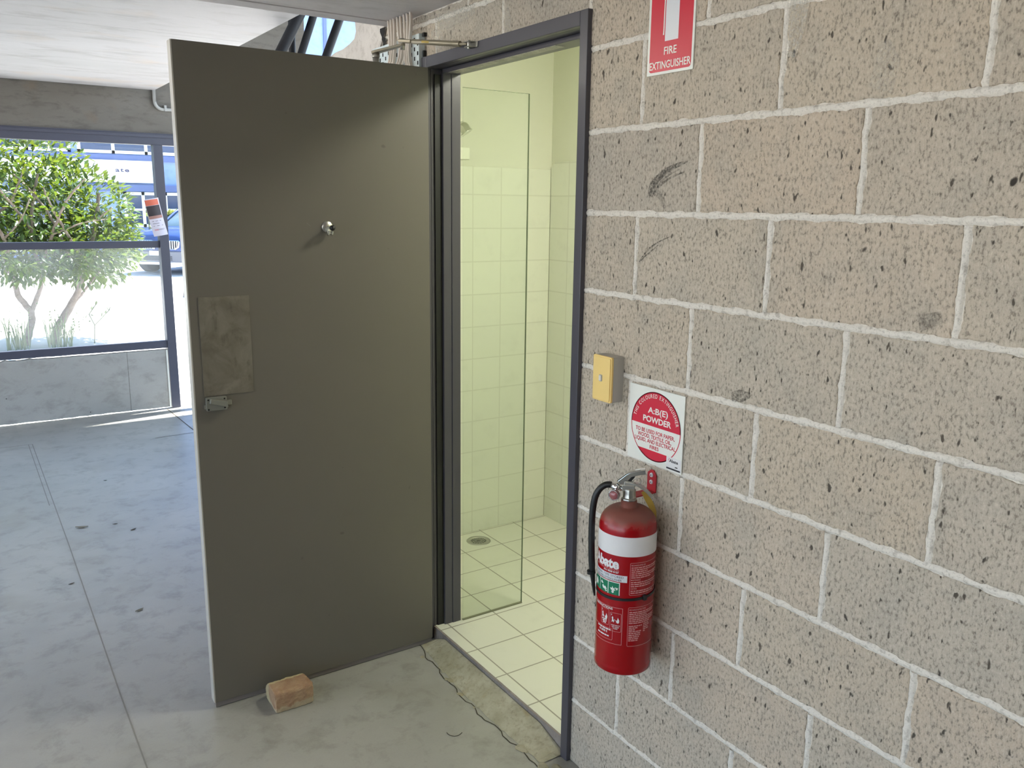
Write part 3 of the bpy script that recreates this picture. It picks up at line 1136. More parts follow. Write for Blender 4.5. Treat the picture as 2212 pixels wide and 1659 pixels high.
b.add([F(u, w) for u, w in [(0.0865, 2.113), (0.122, 2.121), (0.121, 2.125), (0.0865, 2.119)]], [(0, 1, 2, 3)])
b.build('extinguisher_pictogram', MT['signgrey'], s1)
b = MB()
hp = [(0.0695, 1.9925), (0.0735, 1.9925), (0.0737, 2.002), (0.0742, 2.08), (0.0765, 2.100), (0.0825, 2.112), (0.0890, 2.117), (0.0890, 2.120), (0.080, 2.116), (0.0735, 2.103), (0.0708, 2.08), (0.0703, 2.002)]
b.add([F(*p) for p in hp], [tuple(range(len(hp)))])
b.build('hose_pictogram', MT['signwhite'], s1)
b = MB()
put_text(b, 'FIRE', 0.0755, 1.9502, 0.0395, 0.0172, F, bold=0.012)
put_text(b, 'EXTINGUISHER', 0.0300, 1.9215, 0.1300, 0.0168, F, bold=0.012)
b.build('lettering', MT['signwhite'], s1)

# A:B(E) POWDER identification sign
s2 = empty('identification_sign', (-0.003, -0.105, 1.095), 'white square sign with a red A:B(E) POWDER disc above the extinguisher', 'sign')
b = MB()
b.prism(rrect(0.0105, 0.2005, 0.9995, 1.1885, 0.001), lambda u, w, d: (d, -u, w), -0.001, -0.0035)
b.build('sign_panel', MT['signwhite'], s2)
CU, CZ, CR = 0.1062, 1.0945, 0.0862


def chord(z0, z1, n=40):
    z0, z1 = max(z0, CZ - CR + 1e-5), min(z1, CZ + CR - 1e-5)
    p = []
    for k in range(n + 1):
        z = z0 + (z1 - z0) * k / n
        p.append((CU + math.sqrt(max(0, CR ** 2 - (z - CZ) ** 2)), z))
    for k in range(n, -1, -1):
        z = z0 + (z1 - z0) * k / n
        p.append((CU - math.sqrt(max(0, CR ** 2 - (z - CZ) ** 2)), z))
    return p


F1, F2, F3 = wall_fn(-0.0037), wall_fn(-0.0040), wall_fn(-0.0043)
b = MB()
for z0, z1 in ((CZ, CZ + CR), (CZ - CR, 1.0335)):
    P_ = chord(z0, z1)
    n = len(P_)
    b.add([F1(*p) for p in P_], [(k, k + 1, n - 2 - k, n - 1 - k) for k in range(n // 2 - 1)])
ring = [(CU + CR * math.cos(2 * PI * k / 96), CZ + CR * math.sin(2 * PI * k / 96)) for k in range(96)]
outline(b, ring, 0.0023, F1)
b.build('red_disc', MT['signred'], s2)
b = MB()
s_ = 'THIS COLOURED EXTINGUISHER'
rad = 0.0725
widths = {ch: text2d(ch, 0.008)[2] if ch != ' ' else 0.33 for ch in set(s_)}
widths['I'] = max(widths['I'], 0.12)
adv = [widths[ch] + 0.16 for ch in s_]
tot = sum(adv)
span = math.radians(156)
acc = 0
for ch, aw in zip(s_, adv):
    mid = acc + aw / 2
    acc += aw
    if ch == ' ':
        continue
    ang = PI / 2 + span / 2 - span * mid / tot
    vs, fs, w = text2d(ch, 0.008)
    hh = 0.0102
    ww = span * rad / tot * 0.95
    pts = []
    for x, y in vs:
        lx = (x - w / 2) * ww
        ly = rad + y * hh - 0.0015
        pts.append(F2(CU + ly * math.cos(ang) + lx * math.sin(ang), CZ + ly * math.sin(ang) - lx * math.cos(ang)))
    b.add(pts, fs)
put_text(b, 'A:B(E)', 0.0785, 1.1262, 0.0690, 0.0152, F2, bold=0.02)
put_text(b, 'POWDER', 0.0625, 1.1035, 0.0975, 0.0150, F2, bold=0.028)
b.build('white_lettering', MT['signwhite'], s2)
b = MB()
put_text(b, 'TO BE USED FOR PAPER,', 0.0372, 1.0752, 0.1365, 0.0100, F2, bold=0.014)
put_text(b, 'WOOD, TEXTILE, OIL,', 0.0455, 1.0630, 0.1180, 0.0098, F2, bold=0.014)
put_text(b, 'LIQUID, AND ELECTRICAL', 0.0352, 1.0508, 0.1430, 0.0098, F2, bold=0.014)
put_text(b, 'FIRES', 0.0905, 1.0378, 0.0310, 0.0092, F2, bold=0.014)
b.build('red_lettering', MT['signred'], s2)
b = MB()
b.prism(rrect(0.1500, 0.1985, 1.0030, 1.0338, 0.001), lambda u, w, d: (d, -u, w), -0.0036, -0.0041)
st = b.build('sticker', MT['labelwhite'], s2)
b = MB()
b.add([F3(u, w) for u, w in rrect(0.1510, 0.1975, 1.0040, 1.0078, 0.0015)], [tuple(range(24))])
put_text(b, 'Abate', 0.1600, 1.0220, 0.0290, 0.0078, F3, bold=0.03)
b.add([F3(u, w) for u, w in [(0.180, 1.0116), (0.1885, 1.0116), (0.1885, 1.0142), (0.180, 1.0142)]], [(0, 1, 2, 3)])
b.build('sticker_print', MT['labelblack'], st)
b = MB()
b.add([F3(u, w) for u, w in [(0.1562, 1.0262), (0.1604, 1.0312), (0.1612, 1.0304), (0.1574, 1.0262), (0.1600, 1.0222), (0.1592, 1.0218)]], [(0, 1, 2, 3), (0, 3, 4, 5)])
b.build('sticker_mark', MT['signred'], st)

# ------------------------------------------------------------------ fire extinguisher hung on its bracket
AX, AY = -0.092, -0.122
A0 = math.radians(-132.08)
ER = 0.0695
fe = empty('fire_extinguisher', (AX, AY, 0.50), 'red powder fire extinguisher with a white band hung on the block wall', 'fire extinguisher')
CD = Vector((math.cos(A0), math.sin(A0), 0))            # towards the room
CT = Vector((-math.sin(A0), math.cos(A0), 0))           # sideways, along the label


def fp(s, z, t=0.0):
    p = Vector((AX, AY, 0)) + CT * s + CD * t
    return (p.x, p.y, z)


def cyl(r):
    return lambda u, w: (AX + r * math.cos(A0 + u / ER), AY + r * math.sin(A0 + u / ER), w)


b = MB()
prof = [(0.0, 0.520), (0.030, 0.516), (0.060, 0.512), (0.0675, 0.5085), (ER, 0.5105), (ER, 0.524), (ER - 0.0006, 0.5275), (ER, 0.531)]
prof += [(ER, z) for z in (0.60, 0.70, 0.80, 0.868)]
for k in range(1, 13):
    a = PI / 2 * k / 12
    prof.append((0.0245 + (ER - 0.0245) * math.cos(a) ** 0.92, 0.868 + 0.047 * math.sin(a)))
prof += [(0.0225, 0.9155), (0.0195, 0.917), (0.0190, 0.932), (0.0, 0.932)]
b.lathe(prof, 64, (AX, AY, 0))
b.build('cylinder', MT['red'], fe)
b = MB()
b.lathe([(ER + 0.0004, 0.8145), (ER + 0.0004, 0.8625)], 64, (AX, AY, 0))
b.build('white_band', MT['labelwhite'], fe)
# printed labels, wrapped round the cylinder
C1, C2, C3 = cyl(ER + 0.0003), cyl(ER + 0.0006), cyl(ER + 0.0009)


def wrap_rect(mb, u0, u1, z0, z1, fn, mi=0):
    n = max(1, int((u1 - u0) / 0.004))
    v = []
    for k in range(n + 1):
        u = u0 + (u1 - u0) * k / n
        v += [fn(u, z0), fn(u, z1)]
    mb.add(v, [(2 * k, 2 * k + 2, 2 * k + 3, 2 * k + 1) for k in range(n)], mi)


def wrap_frame(mb, u0, u1, z0, z1, w, fn, r=0.003, mi=0):
    p = rrect(u0, u1, z0, z1, r, 4)
    fine = []
    for i in range(len(p)):
        a_, c_ = p[i], p[(i + 1) % len(p)]
        m_ = max(1, int(abs(c_[0] - a_[0]) / 0.004))
        for k in range(m_):
            fine.append((a_[0] + (c_[0] - a_[0]) * k / m_, a_[1] + (c_[1] - a_[1]) * k / m_))
    outline(mb, fine, w, fn, mi)


lb = MB()
put_text(lb, 'Abate', -0.099, 0.7818, 0.082, 0.0250, C1, bold=0.045)
put_text(lb, 'PH: 9838 8107', -0.0585, 0.7700, 0.0415, 0.0046, C1, bold=0.02)
wl = lb.build('brand_lettering', MT['labelwhite'], fe)
lb = MB()
put_text(lb, 'FIRE PROTECTION SERVICES', -0.099, 0.7756, 0.082, 0.0042, C1)
lb.build('service_lettering', MT['labelpink'], fe)
lb = MB()
wrap_rect(lb, -0.105, 0.0035, 0.7495, 0.7665, C1)
ws = lb.build('type_strip', MT['signgrey'], fe)
lb = MB()
put_text(lb, 'POWDER TYPE STORED', -0.1000, 0.7590, 0.0950, 0.0056, C2)
put_text(lb, 'PRESSURE FIRE EXTINGUISHER', -0.1020, 0.7510, 0.0930, 0.0056, C2)
lb.build('type_lettering', MT['labelblack'], ws)
lb = MB()
wrap_rect(lb, -0.105, -0.0128, 0.7150, 0.7475, C1)
wg = lb.build('class_panel', MT['signwhite'], fe)
for u0, u1 in ((-0.104, -0.0725), (-0.0705, -0.0440), (-0.0420, -0.0150)):
    lb = MB()
    wrap_rect(lb, u0, u1, 0.7150, 0.7455, C2)
    sq = lb.build('class_square', MT['labelgreen'], wg)
    lb = MB()
    uc = (u0 + u1) / 2
    rg = random.Random(int(u0 * 1e5))
    if u0 < -0.1:
        sh = [[(-0.006, 0.722), (0.006, 0.722), (0.007, 0.730), (0.002, 0.741), (-0.003, 0.736), (-0.007, 0.730)]]
    elif u0 < -0.06:
        sh = [[(-0.010, 0.7365), (-0.007, 0.7415), (-0.002, 0.7365), (-0.001, 0.7340), (-0.006, 0.7340)],
              [(-0.005, 0.7285), (-0.001, 0.7325), (0.001, 0.7285), (0.006, 0.7300), (0.011, 0.7240), (0.006, 0.7215), (-0.002, 0.7230)],
              [(0.004, 0.7205), (0.010, 0.7215), (0.012, 0.7185), (0.008, 0.7180)]]
    else:
        sh = [[(-0.006, 0.7265), (-0.009, 0.7320), (-0.004, 0.7300), (-0.003, 0.7365), (0.0, 0.7310), (0.005, 0.7340), (0.002, 0.7285), (0.006, 0.7275), (0.001, 0.7250)],
              [(-0.005, 0.7225), (-0.003, 0.7260), (0.0, 0.7260), (0.002, 0.7225), (0.0, 0.7190), (-0.003, 0.7190)],
              [(0.004, 0.7345), (0.010, 0.7330), (0.012, 0.7350), (0.0105, 0.7300), (0.009, 0.7275), (0.0065, 0.7300)]]
    for p in sh:
        cx = sum(q[0] for q in p) / len(p)
        cz = sum(q[1] for q in p) / len(p)
        lb.add([C3(uc + q[0], q[1]) for q in p] + [C3(uc + cx, cz)], [(i, (i + 1) % len(p), len(p)) for i in range(len(p))])
    lb.build('class_pictogram', MT['signwhite'], sq)


def small_print(mb, u0, u1, z, h, rg, full=True):
    """one line of print too small to read: word-length bars"""
    u = u0
    while u < u1 - 0.003:
        w = min(rg.uniform(0.004, 0.012), u1 - u)
        wrap_rect(mb, u, u + w, z, z + h, C1)
        u += w + 0.0012


rg = random.Random(21)
lb = MB()
wrap_frame(lb, 0.0095, 0.098, 0.7180, 0.8000, 0.0009, C1)
put_text(lb, 'RECHARGE AFTER USE', 0.0125, 0.7915, 0.036, 0.0044, C1, bold=0.012)
for k, e in enumerate((0.094, 0.088, 0.056, 0.094, 0.092, 0.07)):
    small_print(lb, 0.0125, e, 0.7862 - k * 0.0050, 0.0026, rg)
put_text(lb, 'MAINTENANCE', 0.0125, 0.7545, 0.024, 0.0044, C1, bold=0.012)
for k, e in enumerate((0.094, 0.09, 0.072)):
    small_print(lb, 0.0125, e, 0.7492 - k * 0.0050, 0.0026, rg)
put_text(lb, 'CAUTION', 0.0125, 0.7328, 0.0145, 0.0044, C1, bold=0.012)
for k, e in enumerate((0.09, 0.08)):
    small_print(lb, 0.0125, e, 0.7275 - k * 0.0050, 0.0026, rg)
tag(lb.build('upper_notice', MT['labelpink'], fe), 'framed notice in small pink print above the strap')
lb = MB()
wrap_frame(lb, 0.0090, 0.098, 0.5860, 0.6870, 0.0009, C1)
put_text(lb, 'RECHARGE INSTRUCTIONS', 0.0120, 0.6785, 0.044, 0.0042, C1, bold=0.01)
for k in range(7):
    small_print(lb, 0.0120, (0.09, 0.085, 0.06, 0.094, 0.09, 0.088, 0.07)[k], 0.6728 - k * 0.0047, 0.0026, rg)
for k in range(9):
    small_print(lb, 0.0120, (0.046, 0.034, 0.03, 0.046, 0.042, 0.042, 0.040, 0.040, 0.038)[k], 0.6372 - k * 0.0047, 0.0027, rg)
for k in range(6):
    small_print(lb, 0.050, (0.068, 0.07, 0.066, 0.068, 0.056, 0.052)[k], 0.6395 - k * 0.0047, 0.0025, rg)
tag(lb.build('lower_notice', MT['labelpink'], fe), 'framed notice in small pink print below the strap')
lb = MB()
wrap_frame(lb, -0.110, -0.0035, 0.5880, 0.6830, 0.0009, C1, 0.0006)
wrap_frame(lb, -0.062, -0.0375, 0.6330, 0.6740, 0.0007, C1, 0.003)
wrap_frame(lb, -0.0345, -0.0060, 0.6210, 0.6690, 0.0007, C1, 0.003)
wrap_frame(lb, -0.109, -0.0265, 0.5965, 0.6260, 0.0007, C1, 0.003)
tag(lb.build('instruction_frame', MT['labelpink'], fe), 'pink ruled frame of the instruction panels')
lb = MB()
put_text(lb, 'INSTRUCTIONS', -0.085, 0.6752, 0.0565, 0.0058, C1, bold=0.02)
put_text(lb, '2', -0.0600, 0.6660, 0.0022, 0.0042, C1, bold=0.02)
put_text(lb, '3', -0.0318, 0.6615, 0.0024, 0.0042, C1, bold=0.02)
for u, z in ((-0.058, 0.648), (-0.0290, 0.6435)):        # figure with a nozzle
    lb.add([C1(u + p[0], z + p[1]) for p in [(0.001, 0.016), (0.003, 0.014), (0.003, 0.008), (0.006, 0.005), (0.004, 0.0), (0.002, 0.004), (-0.001, 0.0), (0.0, 0.008), (-0.001, 0.013)]], [(0, 1, 2, 7, 8), (2, 3, 4, 5, 7), (5, 6, 7)])
for u, z in ((-0.0455, 0.6475), (-0.0145, 0.6440)):      # flame
    lb.add([C1(u + p[0], z + p[1]) for p in [(0.0, 0.014), (0.0035, 0.007), (0.003, 0.001), (0.0, -0.001), (-0.0035, 0.001), (-0.004, 0.006), (-0.0015, 0.007)]], [tuple(range(7))])
lb.add([C1(u, z) for u, z in [(-0.024, 0.6530), (-0.0165, 0.6478), (-0.0165, 0.6468), (-0.024, 0.6518)]], [(0, 1, 2, 3)])
for k, (q0, q1) in enumerate(((-0.0585, -0.0405), (-0.0565, -0.0440), (-0.0555, -0.0455))):
    small_print(lb, q0, q1, 0.6440 - 0.0042 * k, 0.0029, rg)
put_text(lb, 'SWEEP SIDE TO', -0.0310, 0.6355, 0.0220, 0.0030, C1, bold=0.015)
put_text(lb, 'SIDE UNDER', -0.0290, 0.6312, 0.0180, 0.0030, C1, bold=0.015)
put_text(lb, 'FLAMES', -0.0260, 0.6270, 0.0115, 0.0030, C1, bold=0.015)
small_print(lb, -0.0740, -0.0320, 0.6205, 0.0034, rg)
put_text(lb, '4A:80B E', -0.0680, 0.6130, 0.0270, 0.0056, C1, bold=0.02)
small_print(lb, -0.0740, -0.0360, 0.6035, 0.0034, rg)
lb.build('instruction_print', MT['labelwhite'], fe)
# strap
b = MB()
v, f = [], []
NS = 72
for k in range(NS + 1):
    a = 2 * PI * k / NS
    z = 0.7085 + 0.0035 * math.cos(a) * -1 + 0.004 * math.cos(a - 1.2)
    ro = ER + 0.0022
    v += [(AX + ER * math.cos(A0 + a), AY + ER * math.sin(A0 + a), z - 0.0032), (AX + ro * math.cos(A0 + a), AY + ro * math.sin(A0 + a), z - 0.0032),
          (AX + ro * math.cos(A0 + a), AY + ro * math.sin(A0 + a), z + 0.0032), (AX + ER * math.cos(A0 + a), AY + ER * math.sin(A0 + a), z + 0.0032)]
for k in range(NS):
    for j in range(4):
        f.append((4 * k + j, 4 * k + (j + 1) % 4, 4 * k + 4 + (j + 1) % 4, 4 * k + 4 + j))
b.add(v, f)
sp_ = b.build('strap', MT['black'], fe)
ab = A0 + 0.0475 / ER
b = MB()
pc = Vector((AX + (ER + 0.004) * math.cos(ab), AY + (ER + 0.004) * math.sin(ab), 0.7105))
tg = Vector((-math.sin(ab), math.cos(ab), 0))
b.obox(pc - tg * 0.0045, pc + tg * 0.0045, 0.0075, 0.013, mi=0)
b.build('buckle', MT['black'], sp_, bevel=0.001)
# valve, gauge, levers, hose
b = MB()
b.lathe([(0.0, 0.930), (0.0185, 0.930), (0.0185, 0.9365), (0.0160, 0.9375), (0.0150, 0.950), (0.0150, 0.958), (0.0120, 0.962), (0.0, 0.963)], 8, (AX, AY, 0))
b.obox(fp(-0.018, 0.9625), fp(0.012, 0.9625), 0.020, 0.016)
b.obox(fp(-0.013, 0.972), fp(0.013, 0.972), 0.017, 0.014)
b.build('valve_body', MT['steel'], fe, bevel=0.0015)
b = MB()
b.tube([fp(-0.018, 0.9580), fp(-0.026, 0.9600), fp(-0.0265, 0.9602), fp(-0.033, 0.9630), fp(-0.0335, 0.9632), fp(-0.044, 0.9660)], [0.0060, 0.0060, 0.0092, 0.0092, 0.0085, 0.0085], 8)
b.build('hose_coupling', MT['chrome'], fe)
gd = (CD * 0.92 - CT * 0.36).normalized()
gx = Vector((0, 0, 1)).cross(gd).normalized()
gz = gd.cross(gx)
gc = Vector(fp(-0.0330, 0.9475, 0.012))
b = MB()
b.lathe([(0.0, 0.0), (0.0105, 0.0), (0.0105, 0.010), (0.0, 0.010)], 24, gc, frame=(gx, gz, gd))
ga = b.build('pressure_gauge', simple('gauge_face', lin(176, 106, 108), 0.3, vary=0.1, scale=120), fe)
b = MB()
b.lathe([(0.0112, 0.0), (0.0130, 0.001), (0.0130, 0.011), (0.0120, 0.0135), (0.0, 0.0145)], 28, gc, frame=(gx, gz, gd))
b.build('gauge_lens', MT['clear'], ga)
b = MB()
b.lathe([(0.0112, 0.0105), (0.0126, 0.0105), (0.0126, 0.0125), (0.0112, 0.0125), (0.0112, 0.0105)], 28, gc, frame=(gx, gz, gd))
b.build('gauge_ring', MT['chrome'], ga)


def lever(pts, w, th):
    """a pressed steel lever: a channel that follows pts (s, z), w wide"""
    mb = MB()
    v, f = [], []
    n = len(pts)
    for i, (s, z, ww) in enumerate(pts):
        a_ = Vector((pts[min(i + 1, n - 1)][0] - pts[max(i - 1, 0)][0], pts[min(i + 1, n - 1)][1] - pts[max(i - 1, 0)][1])).normalized()
        nx, nz = -a_.y, a_.x
        h = ww / 2
        for t_, o_ in ((-h, -th), (-h, 0), (-h * 0.6, 0.0018), (h * 0.6, 0.0018), (h, 0), (h, -th), (h * 0.8, -th), (h * 0.8, -0.001), (-h * 0.8, -0.001), (-h * 0.8, -th)):
            v.append(fp(s + nx * o_, z + nz * o_, t_))
    m = 10
    for i in range(n - 1):
        for k in range(m):
            f.append((i * m + k, i * m + (k + 1) % m, (i + 1) * m + (k + 1) % m, (i + 1) * m + k))
    f += [(0, 1, 2, 7, 8, 9), (2, 3, 4, 5, 6, 7)]
    e = (n - 1) * m
    f += [(e + 9, e + 8, e + 7, e + 2, e + 1, e), (e + 7, e + 6, e + 5, e + 4, e + 3, e + 2)]
    mb.add(v, f, 0, False)
    return mb


lever([(-0.029, 0.978, 0.017), (-0.019, 0.9865, 0.017), (-0.009, 0.9955, 0.017), (0.0, 1.0005, 0.0175), (0.012, 1.0045, 0.018), (0.024, 1.0075, 0.018), (0.035, 1.0090, 0.016)], 0.017, 0.0105).build('carry_handle', MT['chrome'], fe, bevel=0.0006)
b = MB()
b.obox(fp(-0.021, 0.972), fp(-0.010, 0.986), 0.014, 0.016)
b.build('handle_bracket', MT['chrome'], fe, bevel=0.001)
b = MB()
b.obox(fp(-0.004, 0.974), fp(0.009, 0.992), 0.010, 0.006)
b.tube([fp(0.006, 0.984), fp(0.013, 0.998)], 0.0022, 8)
b.build('valve_stem', MT['black'], fe)
lever([(-0.006, 0.9765, 0.016), (0.006, 0.9755, 0.018), (0.018, 0.9725, 0.019), (0.030, 0.966, 0.019), (0.042, 0.9565, 0.019), (0.0545, 0.943, 0.018)], 0.018, 0.004).build('squeeze_lever', MT['steel'], fe, bevel=0.0006)
b = MB()
cpt = [fp(0.0175 + 0.0085 * math.cos(a), 0.9835 + 0.0085 * math.sin(a), 0.013 + 0.004 * math.sin(a)) for a in [2 * PI * k / 24 for k in range(25)]]
b.tube(cpt, 0.0008, 6, caps=False)
b.tube([fp(0.0165, 0.9752, 0.012), fp(0.024, 0.974, 0.013), fp(0.031, 0.968, 0.013), fp(0.0335, 0.961, 0.012)], 0.0008, 6)
b.build('pull_pin', MT['steel'], fe)
b = MB()
v = []
tp = [(0.0335, 0.9455, 0.0105), (0.043, 0.929, 0.0125), (0.053, 0.9115, 0.0125), (0.061, 0.893, 0.0105), (0.0665, 0.8735, 0.003)]
for s, z, w in tp:
    v += [fp(s - w / 2, z - w * 0.25, -0.024), fp(s + w / 2, z + w * 0.25, -0.030)]
b.add(v, [(2 * k, 2 * k + 1, 2 * k + 3, 2 * k + 2) for k in range(len(tp) - 1)])
b.add([(p[0] + 0.0006, p[1] + 0.0006, p[2]) for p in v], [(2 * k, 2 * k + 2, 2 * k + 3, 2 * k + 1) for k in range(len(tp) - 1)])
b.build('service_tag', MT['tag'], fe)
hose = [(-0.040, 0.9650), (-0.048, 0.9665), (-0.058, 0.9645), (-0.069, 0.9560), (-0.078, 0.941), (-0.0835, 0.920), (-0.0862, 0.890), (-0.0868, 0.855), (-0.0862, 0.82), (-0.0850, 0.785), (-0.0830, 0.755)]
sm = []
for i in range(len(hose) - 1):
    p0, p1, p2, p3 = [Vector(hose[min(max(i + q, 0), len(hose) - 1)]) for q in (-1, 0, 1, 2)]
    for k in range(5):
        t_ = k / 5
        q = 0.5 * ((2 * p1) + (p2 - p0) * t_ + (2 * p0 - 5 * p1 + 4 * p2 - p3) * t_ * t_ + (3 * p1 - p0 - 3 * p2 + p3) * t_ ** 3)
        sm.append(fp(q.x, q.y))
sm.append(fp(*hose[-1]))
b = MB()
b.tube(sm, 0.0079, 16)
b.tube([fp(-0.0832, 0.758), fp(-0.0815, 0.735), fp(-0.0790, 0.715), fp(-0.0765, 0.695), fp(-0.0742, 0.678)], [0.0079, 0.0066, 0.0050, 0.0040, 0.0022], 14)
ho = b.build('hose', MT['black'], fe)
b = MB()
b.tube([fp(-0.0850, 0.744), fp(-0.0838, 0.736)], 0.0105, 14)
b.obox(fp(-0.0925, 0.7405, 0.004), fp(-0.086, 0.7395, 0.004), 0.006, 0.010)
b.build('hose_clip', MT['black'], ho)
# wall bracket, which stays on the wall
bk = empty('wall_bracket', (-0.002, -0.103, 0.95), 'red enamelled angle bracket screwed to the wall behind the extinguisher valve', 'bracket')
b = MB()
b.prism([(0.0875, 0.930), (0.1185, 0.930), (0.1185, 0.974), (0.109, 0.986), (0.0985, 0.986), (0.0875, 0.977)], lambda u, w, d: (d, -u, w), -0.0015, -0.0045)
b.prism([(0.0875, -0.0045), (0.1185, -0.0045), (0.1185, -0.070), (0.112, -0.078), (0.094, -0.078), (0.0875, -0.070)], lambda u, w, d: (w, -u, d), 0.930, 0.933)
b.build('bracket_plate', MT['redpaint'], bk, bevel=0.0008)
for z in (0.973, 0.955):
    b = MB()
    b.lathe([(0.0, -0.0030), (0.0032, -0.0028), (0.0054, -0.0016), (0.0058, 0.0)], 16, (-0.0045, -0.1025, z), ax='x')
    sc = b.build('screw', MT['signgrey'], bk)
    b = MB()
    b.lathe([(0.0, -0.0033), (0.0016, -0.0032), (0.0016, -0.0028)], 10, (-0.0045, -0.1025, z), ax='x')
    b.build('screw_recess', MT['blackhole'], sc)

# ------------------------------------------------------------------ cable tray and cables at the top of the wall
tr = empty('cable_tray', (-0.03, 1.28, 2.05), 'white perforated cable tray standing against the wall above the door', 'cable tray')
b = MB()
y0, y1, z0, z1 = 1.075, 1.445, 1.80, 2.168
py, pz, hy, hz = 0.0225, 0.0150, 0.0085, 0.0125
ny, nz = int((y1 - y0) / py), int((z1 - z0) / pz)
XT = -0.022
ys = [y0]
for i in range(ny):
    ys += [y0 + i * py + (py - hy) / 2, y0 + i * py + (py + hy) / 2]
ys.append(y1)
zs = [z0]
for j in range(nz):
    zs += [z0 + j * pz + (pz - hz) / 2, z0 + j * pz + (pz + hz) / 2]
zs.append(z1)
for i in range(len(ys) - 1):
    for j in range(len(zs) - 1):
        ci, cj = (i - 1) // 2, (j - 1) // 2
        hole = i % 2 == 1 and j % 2 == 1 and i < len(ys) - 2 and j < len(zs) - 2 and (ci + cj) % 2 == 0
        if not hole:
            b.add([(XT, ys[i], zs[j]), (XT, ys[i + 1], zs[j]), (XT, ys[i + 1], zs[j + 1]), (XT, ys[i], zs[j + 1])], [(0, 3, 2, 1)])
b.box(XT, -0.001, y0, y0 + 0.0015, z0, z1)
b.box(XT, -0.001, y1 - 0.0015, y1, z0, z1)
b.build('perforated_plate', MT['tray'], tr)
b = MB()
b.box(-0.0055, -0.0045, 1.078, 1.443, 1.80, 2.165)
b.build('tray_hole_shade', MT['blackhole'], tr)  # dark sheet added behind the plate to paint the shade in its holes
b = MB()
b.box(-0.012, -0.001, 1.060, 1.072, 2.158, 2.170)
b.build('clip', MT['black'], tr)
b = MB()
b.box(-0.010, -0.001, 1.066, 1.073, 2.095, 2.115)
b.build('clip', MT['black'], tr)
rc = random.Random(8)
cabs = []
for k in range(6):
    cabs.append((1.262 - 0.011 * k, 1.275 - 0.0085 * k, 1.36 - 0.012 * k, 0))
for k in range(5):
    cabs.append((1.192 - 0.011 * k, 1.196 - 0.008 * k, 1.285 - 0.010 * k, 1))
for k in range(5):
    cabs.append((1.132 - 0.012 * k, 1.150 - 0.0075 * k, 1.135 - 0.0075 * k, 2))
for i, (ya, yb, yc, g) in enumerate(cabs):
    j = rc.uniform(-0.0015, 0.0015)
    xo = -0.0285 - 0.0095 * (i % 2) + rc.uniform(-0.0004, 0.0004)
    pts = [(xo - 0.012, ya + j, 2.231), (xo - 0.010, ya + j * 0.5, 2.205), (xo - 0.003, (ya * 0.4 + yb * 0.6), 2.165), (xo, yb, 2.13), (xo, yb + (yc - yb) * 0.12, 2.10), (xo, yb + (yc - yb) * 0.45, 2.075), (xo, yb + (yc - yb) * 0.85, 2.055), (xo, yc + (yc - yb) * 0.6, 2.035), (xo, yc + (yc - yb) * 1.0, 1.95)]
    fine = []
    for q in range(len(pts) - 1):
        P0, P1, P2, P3 = [Vector(pts[min(max(q + e, 0), len(pts) - 1)]) for e in (-1, 0, 1, 2)]
        for s in range(4):
            t_ = s / 4
            fine.append(0.5 * ((2 * P1) + (P2 - P0) * t_ + (2 * P0 - 5 * P1 + 4 * P2 - P3) * t_ * t_ + (3 * P1 - P0 - 3 * P2 + P3) * t_ ** 3))
    fine.append(Vector(pts[-1]))
    b = MB()
    b.tube(fine, 0.0042, 8, sx=0.62)
    c = b.build('electrical_cable', MT['cable'])
    lbl = ('pale grey cable in the bundle nearest the jagged wall crack, curving across the tray', 'pale grey cable in the middle bundle running down the perforated tray', 'pale grey cable in the straight bundle nearest the door closer rod')[g]
    tag(c, lbl, 'cable', ('cables of the bundle by the wall crack', 'cables of the middle bundle', 'cables of the straight bundle')[g])

# ------------------------------------------------------------------ bathroom behind the doorway
BX1, BY0, BY1, BZ = 1.037, -0.75, 1.777, 2.325
b = MB()
b.box(0.008, BX1 + 0.1, BY0, BY1 + 0.1, -0.02, 0.050)
bf = structure(b.build('floor_bathroom', MT['tiles_floor']))
b = MB()
b.box(0.001, 0.0078, 0.2225, 1.0455, 0.0, 0.049)
b.build('sill_riser', MT['stone'], bf)
b = MB()
b.box(WT, BX1 + 0.1, BY1 + 0.008, BY1 + 0.1, 0.0, BZ + 0.06)
wb_ = structure(b.build('wall_bathroom_back', MT['paint']))
b = MB()
b.box(WT, BX1, BY1, BY1 + 0.0085, 0.050, 1.787)
b.build('wall_tiling', MT['tiles_back'], wb_, bevel=0.002)
b = MB()
b.box(BX1 + 0.008, BX1 + 0.1, BY0, BY1 + 0.1, 0.0, BZ + 0.06)
ws_ = structure(b.build('wall_bathroom_side', MT['paint']))
b = MB()
b.prism([(BY0, 0.05), (BY1 - 0.0005, 0.05), (BY1 - 0.0005, 1.795), (BY1 - 0.012, 1.803), (BY1 - 0.03, 1.817), (BY1 - 0.05, 1.820), (BY0, 1.820)], lambda u, w, d: (d, u, w), BX1, BX1 + 0.0085)
b.build('wall_tiling', MT['tiles_side'], ws_, bevel=0.001)
b = MB()
b.box(WT, BX1 + 0.1, BY0 - 0.1, BY0, 0.0, BZ + 0.06)
structure(b.build('wall_bathroom_end', MT['paint']))
b = MB()
for (c0, c1, d0, d1) in ((BY0, OY0, 0.05, BZ), (OY0, OY1, OZ, BZ), (OY1, BY1, 0.05, BZ)):
    b.box(WT, WT + 0.006, c0, c1, d0, d1)
structure(b.build('wall_bathroom_door', MT['paint']))
b = MB()
b.box(WT - 0.001, BX1 + 0.1, BY0 - 0.1, BY1 + 0.1, BZ, BZ + 0.06)
structure(b.build('ceiling_bathroom', MT['paint']))
for p in ((0.79, -0.004, 0.6),):
    pass
b = MB()
